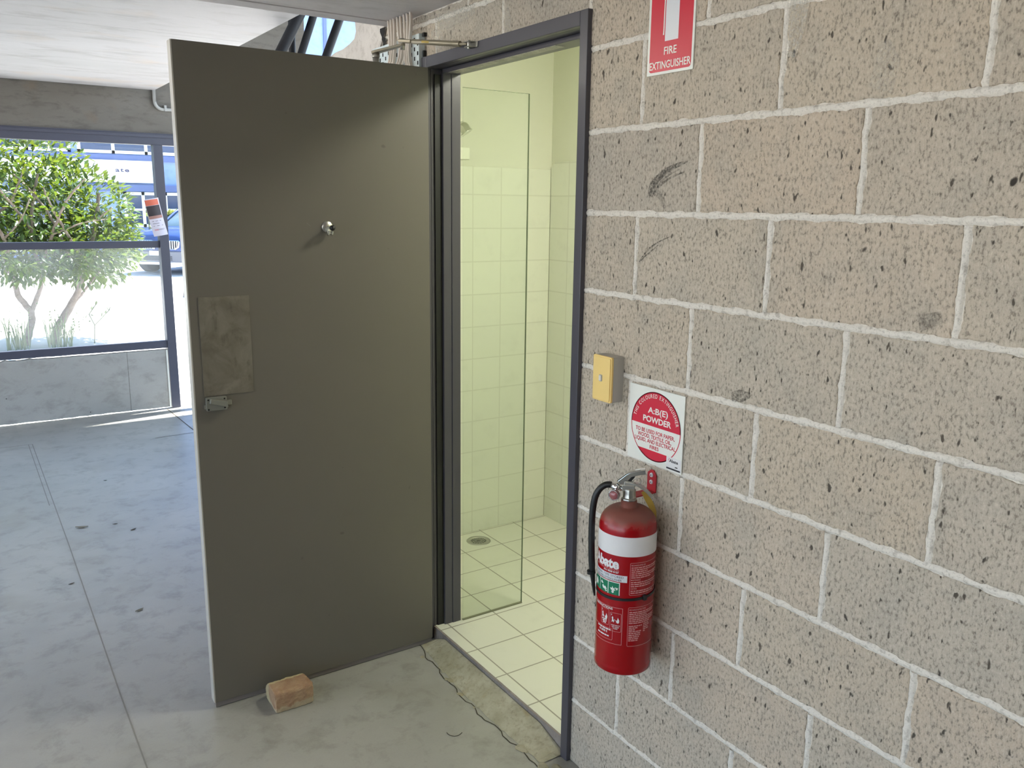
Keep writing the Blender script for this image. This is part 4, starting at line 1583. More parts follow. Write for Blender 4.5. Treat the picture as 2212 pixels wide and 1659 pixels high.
sil = [(1.0455, 1.70, 1.855), (1.0455, 1.66, 1.835), (1.0455, 1.62, 1.86), (1.0455, 1.60, 1.825)]
# ceiling lamp that lights the bathroom
lampb = empty('ceiling_light', (0.58, 0.35, BZ), 'round white ceiling light in the bathroom', 'light')
b = MB()
b.lathe([(0.0, 0.0), (0.15, 0.0), (0.15, -0.018), (0.0, -0.018)], 40, (0.58, 0.35, BZ))
b.build('lamp_base', MT['signwhite'], lampb)
t = NT('lamp_diffuser')
em = t.n('ShaderNodeEmission')
em.inputs[0].default_value = (1.0, 0.99, 0.83, 1)
em.inputs[1].default_value = 34.0
t.l(em.outputs[0], t.out.inputs[0])
MT['lampglow'] = t.m
b = MB()
b.lathe([(0.142, -0.018), (0.13, -0.045), (0.09, -0.065), (0.0, -0.072)], 40, (0.58, 0.35, BZ))
b.build('lamp_diffuser', MT['lampglow'], lampb)
# floor drain
dr = empty('floor_drain', (0.573, 1.662, 0.05), 'round grey floor drain grate in the shower corner', 'drain')
b = MB()
b.lathe([(0.036, 0.0004), (0.036, 0.002), (0.056, 0.0025), (0.058, 0.0004)], 40, (0.573, 1.662, 0.05))
b.build('drain_rim', MT['steel'], dr)
b = MB()
b.lathe([(0.0, 0.0006), (0.0365, 0.0006)], 40, (0.573, 1.662, 0.05))
b.build('drain_well', simple('drain_shadow', lin(70, 72, 66), 0.8), dr)
b = MB()
for r in (0.007, 0.016, 0.026):
    b.lathe([(r, 0.0012), (r, 0.0022), (r + 0.0035, 0.0022), (r + 0.0035, 0.0012)], 30, (0.573, 1.662, 0.05))
for k in range(8):
    a = PI * k / 8
    q = Vector((math.cos(a), math.sin(a), 0)) * 0.0365
    c = Vector((0.573, 1.662, 0.0517))
    b.obox(c - q, c + q, 0.0032, 0.001)
b.build('drain_grate', MT['steel'], dr)
# frameless shower screen
sg = empty('shower_screen', (0.25, 1.026, 0.05), 'frameless clear glass shower screen standing inside the doorway', 'shower screen')
b = MB()
b.box(0.1165, 0.3885, 1.0225, 1.0305, 0.052, 2.005)
b.build('glass_panel', MT['showerglass'], sg)
b = MB()
b.box(0.3885, 0.3890, 1.0225, 1.0305, 0.052, 2.0056)
b.box(0.1165, 0.3890, 1.0225, 1.0305, 2.005, 2.0056)
b.build('polished_edge', MT['glassedge'], sg)
b = MB()
b.box(0.1165, 0.3895, 1.0215, 1.0315, 0.0502, 0.0540)
b.build('bottom_seal', simple('sealant', lin(120, 120, 96), 0.5), sg)
# shower rose on its arm and a white plate on the wall below
sr = empty('shower_rose', (0.49, BY1, 1.95), 'chrome shower rose half hidden by the door jamb', 'shower')
ax_ = Vector((0.42, -0.30, -0.80)).normalized()
e1_ = ax_.cross(Vector((0, 1, 0))).normalized()
e2_ = ax_.cross(e1_)
rc_ = Vector((0.472, 1.640, 1.936))
b = MB()
b.lathe([(0.0, -0.022), (0.014, -0.022), (0.026, -0.010), (0.029, 0.0), (0.029, 0.022), (0.033, 0.026), (0.031, 0.028), (0.0, 0.028)], 28, rc_, frame=(e1_, e2_, ax_))
b.build('rose_head', MT['chrome'], sr)
b = MB()
b.tube([(0.43, BY1 + 0.004, 1.99), (0.432, 1.73, 2.00), (0.44, 1.68, 1.985), rc_ - ax_ * 0.02], 0.009, 12)
b.build('shower_arm', MT['chrome'], sr)
pl = MB()
pl.prism(rrect(0.525, 0.586, 1.816, 1.866, 0.002), lambda u, w, d: (u, d, w), BY1 + 0.0078, BY1 - 0.004)
tag(pl.build('wall_plate', simple('white_plate', lin(238, 240, 226), 0.4), bevel=0.001), 'small white square plate on the shower wall below the chrome rose', 'plate')

# ------------------------------------------------------------------ front wall: dwarf wall, glazing, beam
GY = 5.43
b = MB()
rp = random.Random(2)
top = [(-6.2, 0.473)]
x = -1.3
pts = []
for k in range(52):
    xx = -1.35 + 1.31 * k / 51
    pts.append((xx, 0.4745 + rp.uniform(-0.0012, 0.0012) + (0.007 if k in (3, 4, 8, 14) else 0.010 if k < 3 else 0)))
outl = [(-6.2, 0.013)] + [(-1.4 + 0.05 * k, 0.012 + rp.uniform(-0.003, 0.003)) for k in range(27)] + [(-0.044, 0.010), (-0.042, 0.474)] + pts[::-1] + [(-6.2, 0.486)]
b.prism(outl, lambda u, w, d: (u, d, w), 5.395, 5.437)
wf = structure(b.build('wall_front', MT['precast']))
b = MB()
b.add([(-0.3385, 5.3944, 0.012), (-0.3365, 5.3944, 0.012), (-0.3345, 5.3944, 0.474), (-0.3365, 5.3944, 0.474)], [(0, 1, 2, 3)])
b.build('panel_joint', MT['cracking'], wf)
b = MB()
for x0 in (-6.19, -4.6, -3.1, -1.6):
    b.box(x0, x0 + 0.06, 5.405, 5.43, 0.0, 0.02)
b.build('packer', MT['beam'], wf)
b = MB()
b.box(-0.052, -0.0405, 5.389, 5.3948, 0.006, 0.472)
b.build('sealant_strip', MT['signwhite'], wf)
b = MB()
b.box(-6.2, 1.19, 5.43, 5.472, 2.118, 5.0)
lb_ = b.build('lintel_beam', MT['beam'], wf)
b = MB()
b.box(-6.2, 1.19, 5.425, 5.435, 2.118, 2.122)
b.build('lintel_edge', MT['seal'], wf)

wd = MB()
wd.box(-6.2, 1.2, 5.40, 5.48, 2.032, 2.118)
wd.box(-6.2, 1.2, 5.392, 5.40, 2.085, 2.108)
win = structure(wd.build('window_1', MT['alu'], bevel=0.002))
b = MB()
b.box(-0.036, 0.030, 5.385, 5.48, 0.0, 2.033)
b.build('mullion', MT['alu'], win, bevel=0.002)
b = MB()
b.box(-6.2, -0.036, 5.41, 5.465, 1.268, 1.320)
b.build('transom', MT['alu'], win, bevel=0.002)
b = MB()
b.box(-6.2, -0.036, 5.395, 5.475, 0.488, 0.540)
b.box(-6.2, -0.036, 5.395, 5.40, 0.538, 0.546)
b.build('sill_rail', MT['alu'], win, bevel=0.002)
b = MB()
b.box(-1.95, -1.89, 5.40, 5.475, 0.54, 2.033)
b.box(-4.1, -4.04, 5.40, 5.475, 0.54, 2.033)
b.build('mullion', MT['alu'], win, bevel=0.002)
b = MB()
b.box(-6.2, -0.036, 5.437, 5.443, 1.320, 2.033)
b.build('upper_pane', MT['glass'], win)
b = MB()
b.box(-6.2, -0.036, 5.437, 5.443, 0.540, 1.268)
b.build('lower_pane', MT['dusty'], win)
b = MB()
b.box(1.13, 1.20, 5.40, 5.48, 0.0, 2.033)
b.build('door_post', MT['alu'], win, bevel=0.002)
b = MB()
b.box(0.03, 1.2, 5.455, 5.53, -0.01, 0.004)
b.build('threshold', MT['pave'], win)

# conduit on the beam
b = MB()
pth = [(0.002, 5.412, 2.75), (0.002, 5.412, 2.35)]
for k in range(9):
    a = PI + PI / 2 * k / 8
    pth.append((0.057 + 0.055 * math.cos(a), 5.412, 2.35 + 0.055 * math.sin(a)))
pth += [(0.12, 5.412, 2.295), (0.7, 5.412, 2.295)]
b.tube(pth, 0.0125, 12)
cd = b.build('conduit', MT['conduit'])
tag(cd, 'grey electrical conduit bending down from behind the ceiling onto the dark beam', 'conduit')
b = MB()
b.box(0.066, 0.082, 5.396, 5.4295, 2.282, 2.325)
b.build('saddle_clip', MT['conduit'], cd, bevel=0.002)

# brochure taped at the post
br_ = empty('brochure', (-0.055, 5.375, 1.35), 'tilted real estate brochure stuck to the window post', 'brochure')
BO = Vector((-0.056, 5.378, 1.500))
ang = math.radians(11)


def bro(u, w, d=0.0):
    """u across (-0.052..0.052), w up (-0.14..0.14), curled a little"""
    x = u * math.cos(ang) + w * -math.sin(ang)
    z = u * math.sin(ang) * 0.9 + w * math.cos(ang)
    y = -0.012 * math.sin((u + 0.05) / 0.1 * PI) - d - 0.014 * (w / 0.14) ** 2
    return (BO.x + x, BO.y + y, BO.z + z)


def bgrid(mb, u0, u1, w0, w1, d):
    n = 8
    m = 6
    v = [bro(u0 + (u1 - u0) * i / n, w0 + (w1 - w0) * j / m, d) for j in range(m + 1) for i in range(n + 1)]
    mb.add(v, [(j * (n + 1) + i, j * (n + 1) + i + 1, (j + 1) * (n + 1) + i + 1, (j + 1) * (n + 1) + i) for j in range(m) for i in range(n)], 0, True)


for nm, col, rect, d in (('sheet', lin(206, 202, 216), (-0.052, 0.052, -0.14, 0.14), 0.0), ('orange_panel', lin(206, 106, 84), (-0.050, 0.044, 0.090, 0.133), 0.0012),
                         ('photo_panel', lin(54, 48, 54), (-0.050, 0.046, 0.012, 0.088), 0.0012), ('photo_foreground', lin(160, 120, 112), (-0.050, 0.047, -0.010, 0.012), 0.0012)):
    b = MB()
    bgrid(b, *rect, d)
    if nm == 'sheet':
        bgrid(b, *rect, -0.0008)
    b.build(nm, simple('print_' + nm, col, 0.6, vary=0.12 if 'photo' in nm else 0.03), br_)
b = MB()
put_text(b, 'ONE', -0.036, -0.098, 0.028, 0.010, lambda u, w: bro(u, w, 0.0014), bold=0.01)
b.build('red_lettering', MT['signred'], br_)
b = MB()
put_text(b, 'AGENCY', -0.007, -0.098, 0.045, 0.010, lambda u, w: bro(u, w, 0.0014))
for k, (u0, u1) in enumerate(((-0.035, 0.03), (-0.035, 0.012), (-0.035, 0.035))):
    w0 = -0.03 - 0.018 * k
    b.add([bro(u0, w0, 0.0014), bro((u0 + u1) / 2, w0, 0.0014), bro(u1, w0, 0.0014), bro(u1, w0 + 0.004, 0.0014), bro((u0 + u1) / 2, w0 + 0.004, 0.0014), bro(u0, w0 + 0.004, 0.0014)], [(0, 1, 4, 5), (1, 2, 3, 4)])
b.build('grey_lettering', simple('grey_print', lin(120, 116, 130), 0.6), br_)

# dark steel balustrade seen through the gap above the door
bl = empty('balustrade', (0.2, 2.6, 2.2), 'dark steel balustrade bars in the gap above the open door', 'balustrade')
b = MB()
b.obox((-0.03, 2.6, 2.19), (1.2, 2.6, 2.19), 0.05, 0.04)
b.build('bottom_rail', MT['darkpipe'], bl)
b = MB()
b.obox((-0.1, 2.6, 2.98), (1.2, 2.6, 2.98), 0.05, 0.04)
b.build('top_rail', MT['darkpipe'], bl)


def at_z(x1, z1, x2, z2, z):
    return x1 + (x2 - x1) * (z - z1) / (z2 - z1)


for (xb, xt, r) in ((0.036, 0.119 + 0.008, 0.026), (0.1335, 0.1955, 0.0185), (0.260, 0.329, 0.0205)):
    b = MB()
    b.tube([(at_z(xb, 2.335, xt, 2.50, z), 2.6, z) for z in (2.19, 2.50, 2.98)], r, 16)
    b.build('slanted_bar', MT['darkpipe'], bl)
b = MB()
b.tube([(0.1035, 2.66, 2.19), (0.1145, 2.66, 2.98)], 0.0165, 16)
b.build('upright', MT['darkpipe'], bl)

# ------------------------------------------------------------------ garage battens, out of view; the far pair added to stand in for window light
def m_tube(name, power):
    t = NT(name)
    em = t.n('ShaderNodeEmission')
    em.inputs[0].default_value = (1.0, 0.92, 0.79, 1)
    em.inputs[1].default_value = power
    t.l(em.outputs[0], t.out.inputs[0])
    return t.m


m_bright, m_dull = m_tube('tube_glow', 52.0), m_tube('dim_tube_glow', 30.0)  # near pair turned down to keep the far pair's shadows
for i, (x, y) in enumerate(((-2.3, 2.3), (-2.3, -1.6), (-4.6, 2.3), (-4.6, -1.6))):
    f_ = empty('batten_light', (x, y, 2.2), 'unseen fluorescent batten on the garage ceiling, placed for its light', 'light', 'garage ceiling battens')
    zc = 2.232 if y < 1.2 else 2.412
    b = MB()
    b.box(x - 0.03, x + 0.03, y - 0.62, y + 0.62, zc - 0.045, zc)
    b.build('batten_body', MT['signwhite'], f_)
    b = MB()
    b.tube([(x, y - 0.59, zc - 0.07), (x, y + 0.59, zc - 0.07)], 0.014, 12)
    for e in (-0.6, 0.6):
        b.box(x - 0.012, x + 0.012, y + e - 0.01, y + e + 0.01, zc - 0.085, zc - 0.045, 1)
    b.build('tube', [m_bright if y > 0 else m_dull, MT['signwhite']], f_)

# ------------------------------------------------------------------ outside: paving, building, hedge, car, tree
b = MB()
b.box(-40, 40, 5.42, 26.2, -0.30, -0.012)
b.box(3.2, 40, -8, 5.42, -0.30, -0.012)
b.box(-40, 40, -40, -7.2, -0.30, -0.012)
b.box(-40, 40, 26.2, 40, -0.30, -0.012)
b.box(-40, -6.4, -8, 5.42, -0.30, -0.012)
structure(b.build('paving', MT['pave']))
b = ribbon([(-3, 5.95), (0.02, 5.93), (0.2, 5.9), (1.5, 5.95)], 0.02, -0.010)
b.build('paving_joint', MT['joint'], bpy.data.objects['paving'])
for nm, m in (('hedge_leaf', None),):
    pass


def m_leaf(name, c0, c1, c2):
    t = NT(name)
    at = t.n('ShaderNodeAttribute', attribute_name='blk')
    c = t.ramp(at.outputs['Fac'], [(0.0, c0), (0.5, c1), (0.9, c2)])
    p = t.n('ShaderNodeBsdfPrincipled')
    t.l(c, p.inputs['Base Color'])
    p.inputs['Roughness'].default_value = 0.32
    tl = t.n('ShaderNodeBsdfTranslucent')
    t.l(t.mix(0.5, c, lin(190, 210, 60)), tl.inputs[0])
    mx = t.n('ShaderNodeMixShader')
    mx.inputs[0].default_value = 0.28
    t.l(p.outputs[0], mx.inputs[1])
    t.l(tl.outputs[0], mx.inputs[2])
    t.l(mx.outputs[0], t.out.inputs[0])
    return t.m


MT['leaf'] = m_leaf('shrub_leaf', lin(22, 40, 22), lin(38, 66, 30), lin(98, 128, 44))
MT['hedge'] = m_leaf('hedge_leaf', lin(84, 88, 60), lin(112, 118, 78), lin(150, 150, 100))
MT['bark'] = m_concrete('bark', lin(136, 118, 108), lin(88, 76, 70), lin(164, 148, 140), 9, 0.9, 0.5)
rl = random.Random(17)


def leaf(mb, p, d, up, L, W, a):
    d = d.normalized()
    s = d.cross(up)
    if s.length < 1e-3:
        s = Vector((1, 0, 0))
    s.normalize()
    n = s.cross(d)
    q = [p, p + d * L * 0.35 + s * W / 2 + n * L * 0.05, p + d * L * 0.7 + s * W * 0.36 + n * L * 0.03, p + d * L - n * L * 0.08, p + d * L * 0.7 - s * W * 0.36 + n * L * 0.03, p + d * L * 0.35 - s * W / 2 + n * L * 0.05, p + d * L * 0.5 - n * L * 0.02]
    mb.add(q, [(0, 1, 6), (1, 2, 6), (2, 3, 6), (3, 4, 6), (4, 5, 6), (5, 0, 6)], 0, True, a)


tree = empty('garden_shrub', (-0.75, 9.4, -0.012), 'large glossy-leaved green shrub tree in front of the glazing', 'tree')
lobes = [((-1.15, 9.5, 1.78), (1.25, 1.1, 0.92)), ((-0.35, 9.35, 1.45), (0.82, 0.9, 0.62)), ((-0.05, 9.3, 1.08), (0.56, 0.7, 0.42)), ((-0.75, 9.2, 1.05), (0.75, 0.7, 0.34)), ((-1.6, 9.4, 1.2), (0.9, 0.9, 0.55)), ((-2.1, 9.6, 1.9), (1.0, 0.9, 0.9))]
b = MB()
N = 0
for (c, r), cnt in zip(lobes, (5200, 3600, 2400, 1800, 1100, 700)):
    c = Vector(c)
    for _ in range(cnt):
        dv = Vector((rl.gauss(0, 1), rl.gauss(0, 1), rl.gauss(0, 1))).normalized()
        k = rl.uniform(0.0, 1.0) ** 0.38
        if rl.random() < 0.05:
            k *= 1.07
        p = c + Vector((dv.x * r[0], dv.y * r[1], dv.z * r[2])) * k
        if p.z < 0.62:
            continue
        if p.y < 9.35 and ((p.x + 0.55) / 0.75) ** 2 + ((p.z - 1.5) / 0.5) ** 2 < 1 and rl.random() < 0.72:
            continue
        d = (dv + Vector((rl.uniform(-1, 1), rl.uniform(-1, 1), rl.uniform(-0.9, 0.9)))).normalized()
        up = Vector((rl.uniform(-0.6, 0.6), rl.uniform(-0.6, 0.6), 1))
        a = min(1, max(0, rl.gauss(0.42, 0.2)))
        leaf(b, p, d, up, rl.uniform(0.07, 0.115), rl.uniform(0.032, 0.048), a)
b.build('foliage', MT['leaf'], tree, attr='blk')


def branch(pts, r0, r1):
    mb = MB()
    fine = []
    for i in range(len(pts) - 1):
        P0, P1, P2, P3 = [Vector(pts[min(max(i + e, 0), len(pts) - 1)]) for e in (-1, 0, 1, 2)]
        for s in range(5):
            t_ = s / 5
            q = 0.5 * ((2 * P1) + (P2 - P0) * t_ + (2 * P0 - 5 * P1 + 4 * P2 - P3) * t_ * t_ + (3 * P1 - P0 - 3 * P2 + P3) * t_ ** 3)
            fine.append(q + Vector((rl.uniform(-1, 1), rl.uniform(-1, 1), 0)) * 0.008)
    fine.append(Vector(pts[-1]))
    n = len(fine)
    mb.tube(fine, [r0 + (r1 - r0) * i / (n - 1) for i in range(n)], 9)
    return mb


G0 = -0.012
for pts, r0, r1 in (([(-0.79, 9.4, G0), (-0.72, 9.4, 0.2), (-0.70, 9.4, 0.36), (-0.80, 9.42, 0.56), (-0.84, 9.45, 0.8), (-1.0, 9.5, 1.4), (-1.2, 9.5, 2.1)], 0.045, 0.02),
                    ([(-0.70, 9.4, 0.36), (-0.60, 9.4, 0.58), (-0.56, 9.35, 0.8), (-0.62, 9.3, 1.3), (-0.5, 9.3, 1.9)], 0.03, 0.014)):
    branch(pts, r0, r1).build('trunk', MT['bark'], tree)
for pts, r0, r1 in (([(-0.52, 9.35, G0), (-0.42, 9.35, 0.22), (-0.30, 9.33, 0.42), (-0.20, 9.3, 0.62), (-0.10, 9.3, 0.9), (0.02, 9.3, 1.3), (0.1, 9.3, 1.7)], 0.055, 0.018),
                    ([(-0.30, 9.33, 0.42), (-0.22, 9.3, 0.50), (0.02, 9.3, 0.80), (0.25, 9.3, 1.1)], 0.02, 0.008),
                    ([(-0.20, 9.3, 0.62), (-0.28, 9.25, 1.0), (-0.45, 9.2, 1.5), (-0.75, 9.2, 1.9)], 0.022, 0.01),
                    ([(-1.0, 9.5, 1.4), (-0.8, 9.1, 1.6), (-0.65, 9.0, 1.95)], 0.018, 0.008),
                    ([(-0.84, 9.45, 0.8), (-1.2, 9.1, 1.15), (-1.5, 9.0, 1.6)], 0.02, 0.01),
                    ([(-0.56, 9.35, 0.8), (-0.45, 8.95, 1.25), (-0.30, 8.8, 1.6), (-0.10, 8.75, 1.85)], 0.022, 0.008),
                    ([(-0.62, 9.3, 1.3), (-0.75, 8.95, 1.5), (-0.95, 8.8, 1.8)], 0.020, 0.008),
                    ([(-0.10, 9.3, 0.9), (-0.25, 8.95, 1.15), (-0.42, 8.85, 1.5), (-0.5, 8.8, 1.75)], 0.022, 0.008),
                    ([(0.02, 9.3, 1.3), (0.0, 8.95, 1.4), (0.15, 8.8, 1.55)], 0.016, 0.006),
                    ([(-0.84, 9.45, 0.8), (-0.9, 9.0, 1.2), (-1.05, 8.8, 1.55), (-1.1, 8.8, 1.9)], 0.024, 0.01),
                    ([(-0.45, 8.95, 1.25), (-0.15, 8.8, 1.38), (0.08, 8.75, 1.42)], 0.012, 0.005),
                    ([(-0.9, 9.0, 1.2), (-0.72, 8.8, 1.45), (-0.62, 8.75, 1.7)], 0.013, 0.005)):
    branch(pts, r0, r1).build('branch', MT['bark'], tree)

# strappy plants at the foot of the shrub
MT['blade'] = m_leaf('grass_blade', lin(92, 104, 84), lin(124, 134, 110), lin(150, 156, 132))
for (x, y, lab, n) in ((-0.86, 9.15, 'clump of upright strappy leaves by the forked shrub trunk', 34), (-0.47, 9.1, 'clump of upright strappy leaves by the leaning shrub trunk', 46)):
    b = MB()
    for _ in range(n):
        a = rl.uniform(0, 2 * PI)
        le = rl.uniform(0.03, 0.20)
        h = rl.uniform(0.22, 0.50)
        p0 = Vector((x + rl.uniform(-0.12, 0.12), y + rl.uniform(-0.08, 0.08), G0))
        t0 = Vector((math.cos(a), math.sin(a), 0))
        w = Vector((-t0.y, t0.x, 0)) * rl.uniform(0.005, 0.009)
        p1, p2 = p0 + t0 * le * 0.35 + Vector((0, 0, h * 0.6)), p0 + t0 * le + Vector((0, 0, h))
        b.add([p0 - w, p0 + w, p1 + w * 0.8, p1 - w * 0.8, p2], [(0, 1, 2, 3), (3, 2, 4)], 0, False, rl.random())
        if rl.random() < 0.4:
            for _k in range(4):
                leaf(b, p2 + Vector((0, 0, -0.03 * _k)), Vector((rl.uniform(-1, 1), rl.uniform(-1, 1), 0.6)), Vector((0, 0, 1)), 0.04, 0.02, rl.random())
    g = b.build('strappy_plant', MT['blade'], attr='blk')
    tag(g, lab, 'plant')
# a leafy shoot standing apart
b = MB()
b.tube([(-0.10, 9.2, G0), (-0.08, 9.2, 0.2), (-0.13, 9.2, 0.33), (-0.05, 9.2, 0.44)], 0.006, 6, 0)
b.tube([(-0.08, 9.2, 0.2), (0.08, 9.2, 0.36), (0.10, 9.2, 0.40)], 0.005, 6, 0)
for p in ((-0.13, 9.2, 0.33), (-0.1, 9.2, 0.38), (-0.05, 9.2, 0.43), (-0.17, 9.2, 0.28), (0.08, 9.2, 0.36), (0.04, 9.2, 0.33), (-0.12, 9.2, 0.26), (0.0, 9.2, 0.29)):
    for _ in range(3):
        leaf(b, Vector(p), Vector((rl.uniform(-1, 1), rl.uniform(-0.5, 0.5), rl.uniform(-0.3, 1))), Vector((0, 0, 1)), 0.06, 0.03, rl.random())
tag(b.build('leafy_shoot', MT['blade'], attr='blk'), 'thin leafy shoot standing apart on the bright paving beside the shrub', 'plant')

# blue building across the yard
MT['blue'] = m_concrete('blue_render', lin(130, 152, 202), lin(118, 138, 188), lin(140, 162, 208), 0.5, 0.8, 0.05)
MT['blue_d'] = simple('dark_blue_trim', lin(92, 106, 150), 0.6)
MT['pane'] = simple('dark_pane', lin(66, 76, 104), 0.12, vary=0.15, scale=3)
MT['wframe'] = simple('white_frame', lin(238, 238, 240), 0.5)
YF = 26.0
bd = empty('office_building', (4.0, YF, G0), 'blue rendered office building across the paving with white window frames', 'building')
b = MB()
b.box(-16, 19, YF, YF + 8, G0, 10.5)
b.build('facade', MT['blue'], bd)


def bwin(x0, x1, z0, z1, cols, rows):
    f = 0.085
    mb = MB()
    mb.box(x0, x1, YF - 0.06, YF - 0.001, z0, z0 + f)
    mb.box(x0, x1, YF - 0.06, YF - 0.001, z1 - f, z1)
    for i in range(cols + 1):
        x = x0 + (x1 - x0 - f) * i / cols
        mb.box(x, x + f, YF - 0.06, YF - 0.001, z0, z1)
    for j in range(1, rows):
        z = z0 + (z1 - z0) * j / rows
        mb.box(x0, x1, YF - 0.055, YF - 0.001, z - 0.03, z + 0.03)
    o = mb.build('window', MT['wframe'], bd)
    mb = MB()
    mb.box(x0 + 0.02, x1 - 0.02, YF - 0.03, YF - 0.002, z0 + 0.02, z1 - 0.02)
    mb.build('pane', MT['pane'], o)


bwin(-3.6, 1.74, 2.98, 4.6, 5, 1)
bwin(1.91, 4.68, 2.98, 4.6, 3, 1)
bwin(-2.7, 1.85, 0.2, 1.89, 4, 2)
bwin(3.03, 4.10, 0.87, 1.89, 2, 2)
bwin(4.16, 4.64, 0.87, 1.89, 1, 2)
b = MB()
b.box(-4.3, 4.79, YF - 0.10, YF - 0.001, 2.79, 2.95)
b.build('ledge', MT['blue_d'], bd)
b = MB()
b.box(-4.3, 4.73, YF - 0.14, YF - 0.001, 1.91, 2.10)
b.build('ledge', MT['blue_d'], bd)
for x in (4.77, 6.2, 7.6, 9.4, 10.7, 12.1):
    b = MB()
    b.box(x, x + 0.11, YF - 0.05, YF - 0.001, 0.4 if x < 5 else 5.2, 10.4)
    b.build('wall_rib', MT['blue_d'], bd)
sb = MB()
sb.box(-2.3, 4.01, YF - 0.16, YF - 0.105, 2.16, 2.79)
sg_ = empty('shop_board', (1.0, YF - 0.13, 2.4), 'wide white sign board ending in ate on the blue building', 'sign')
sb.build('board', MT['wframe'], sg_)
b = MB()
put_text(b, 'ate', 2.845, 2.463, 0.375, 0.118, lambda u, w: (u, YF - 0.163, w), bold=0.03, space=1.25)
b.build('lettering', MT['bluetext'], sg_)

# clipped hedge behind the car
hg = MB()
for _ in range(3000):
    x, y, z = rl.uniform(3.4, 8.6), rl.uniform(24.2, 24.9), rl.uniform(G0, 1.33)
    e = rl.random()
    if e < 0.6:
        y = 24.2 + rl.uniform(-0.04, 0.06)
    elif e < 0.85:
        z = 1.31 + rl.uniform(-0.06, 0.04)
    leaf(hg, Vector((x, y, max(z, 0.03))), Vector((rl.uniform(-1, 1), rl.uniform(-1.2, 0.2), rl.uniform(-0.4, 1))), Vector((0, 0, 1)), 0.14, 0.08, rl.random())
hr = empty('clipped_hedge', (6.0, 24.5, G0), 'clipped olive-green hedge behind the blue car', 'hedge')
hg.build('foliage', MT['hedge'], hr, attr='blk')
b = MB()
b.box(3.45, 8.55, 24.26, 24.84, G0, 1.27)
b.build('twig_core', MT['hedge'], hr)

# car facing the glazing, built in its own axes: front towards -y, then turned
car = empty('car', (2.52, 18.75, G0), 'blue car with a twin barred chrome grille parked facing the window', 'car', rz=math.radians(-46))
MT['carblue'] = simple('car_blue', lin(50, 70, 118), 0.2, 0.3, vary=0.02)
MT['cardark'] = simple('car_lower_trim', lin(98, 100, 108), 0.6)
MT['carblack'] = simple('car_black', lin(30, 32, 38), 0.5)
MT['carglass'] = simple('car_glass', lin(96, 116, 124), 0.08)
MT['tyre'] = simple('tyre', lin(66, 62, 66), 0.85)


def section(y, pts):
    """half outline (x, z) mirrored to a closed ring"""
    return [(x, y, z) for x, z in pts] + [(-x, y, z) for x, z in reversed(pts)]


def loft(mb, secs, mi=0, cap=True):
    n = len(secs[0])
    v = [p for s in secs for p in s]
    f = []
    for i in range(len(secs) - 1):
        for k in range(n):
            f.append((i * n + k, i * n + (k + 1) % n, (i + 1) * n + (k + 1) % n, (i + 1) * n + k))
    if cap:
        f.append(tuple(range(n - 1, -1, -1)))
        f.append(tuple((len(secs) - 1) * n + k for k in range(n)))
    mb.add(v, f, mi, True)


b = MB()
loft(b, [section(-0.03, [(0.52, 0.34), (0.64, 0.40), (0.69, 0.60), (0.66, 0.80), (0.45, 0.86), (0.15, 0.88)]),
         section(0.03, [(0.64, 0.30), (0.77, 0.36), (0.81, 0.60), (0.77, 0.84), (0.50, 0.90), (0.15, 0.92)]),
         section(0.22, [(0.72, 0.26), (0.86, 0.34), (0.89, 0.62), (0.86, 0.86), (0.56, 0.965), (0.15, 0.985)]),
         section(0.70, [(0.74, 0.24), (0.92, 0.34), (0.945, 0.64), (0.91, 0.90), (0.60, 1.02), (0.15, 1.04)]),
         section(1.25, [(0.74, 0.24), (0.92, 0.34), (0.95, 0.66), (0.92, 0.94), (0.64, 1.06), (0.15, 1.08)]),
         section(3.0, [(0.74, 0.24), (0.93, 0.34), (0.96, 0.68), (0.93, 0.97), (0.66, 1.05), (0.15, 1.06)]),
         section(4.3, [(0.74, 0.28), (0.90, 0.36), (0.93, 0.70), (0.90, 1.00), (0.66, 1.08), (0.15, 1.10)]),
         section(4.62, [(0.66, 0.36), (0.80, 0.42), (0.84, 0.70), (0.80, 0.96), (0.60, 1.02), (0.15, 1.04)])])
b.build('body', MT['carblue'], car, local=True)
b = MB()
loft(b, [section(1.20, [(0.86, 1.00), (0.82, 1.02), (0.70, 1.06), (0.1, 1.08)]), section(2.0, [(0.88, 1.00), (0.80, 1.26), (0.64, 1.50), (0.1, 1.54)]),
         section(2.9, [(0.88, 1.02), (0.80, 1.30), (0.66, 1.58), (0.1, 1.62)]), section(3.9, [(0.86, 1.02), (0.78, 1.28), (0.64, 1.52), (0.1, 1.56)]), section(4.5, [(0.80, 1.02), (0.72, 1.12), (0.6, 1.2), (0.1, 1.22)])])
b.build('cabin_glass', MT['carglass'], car, local=True)
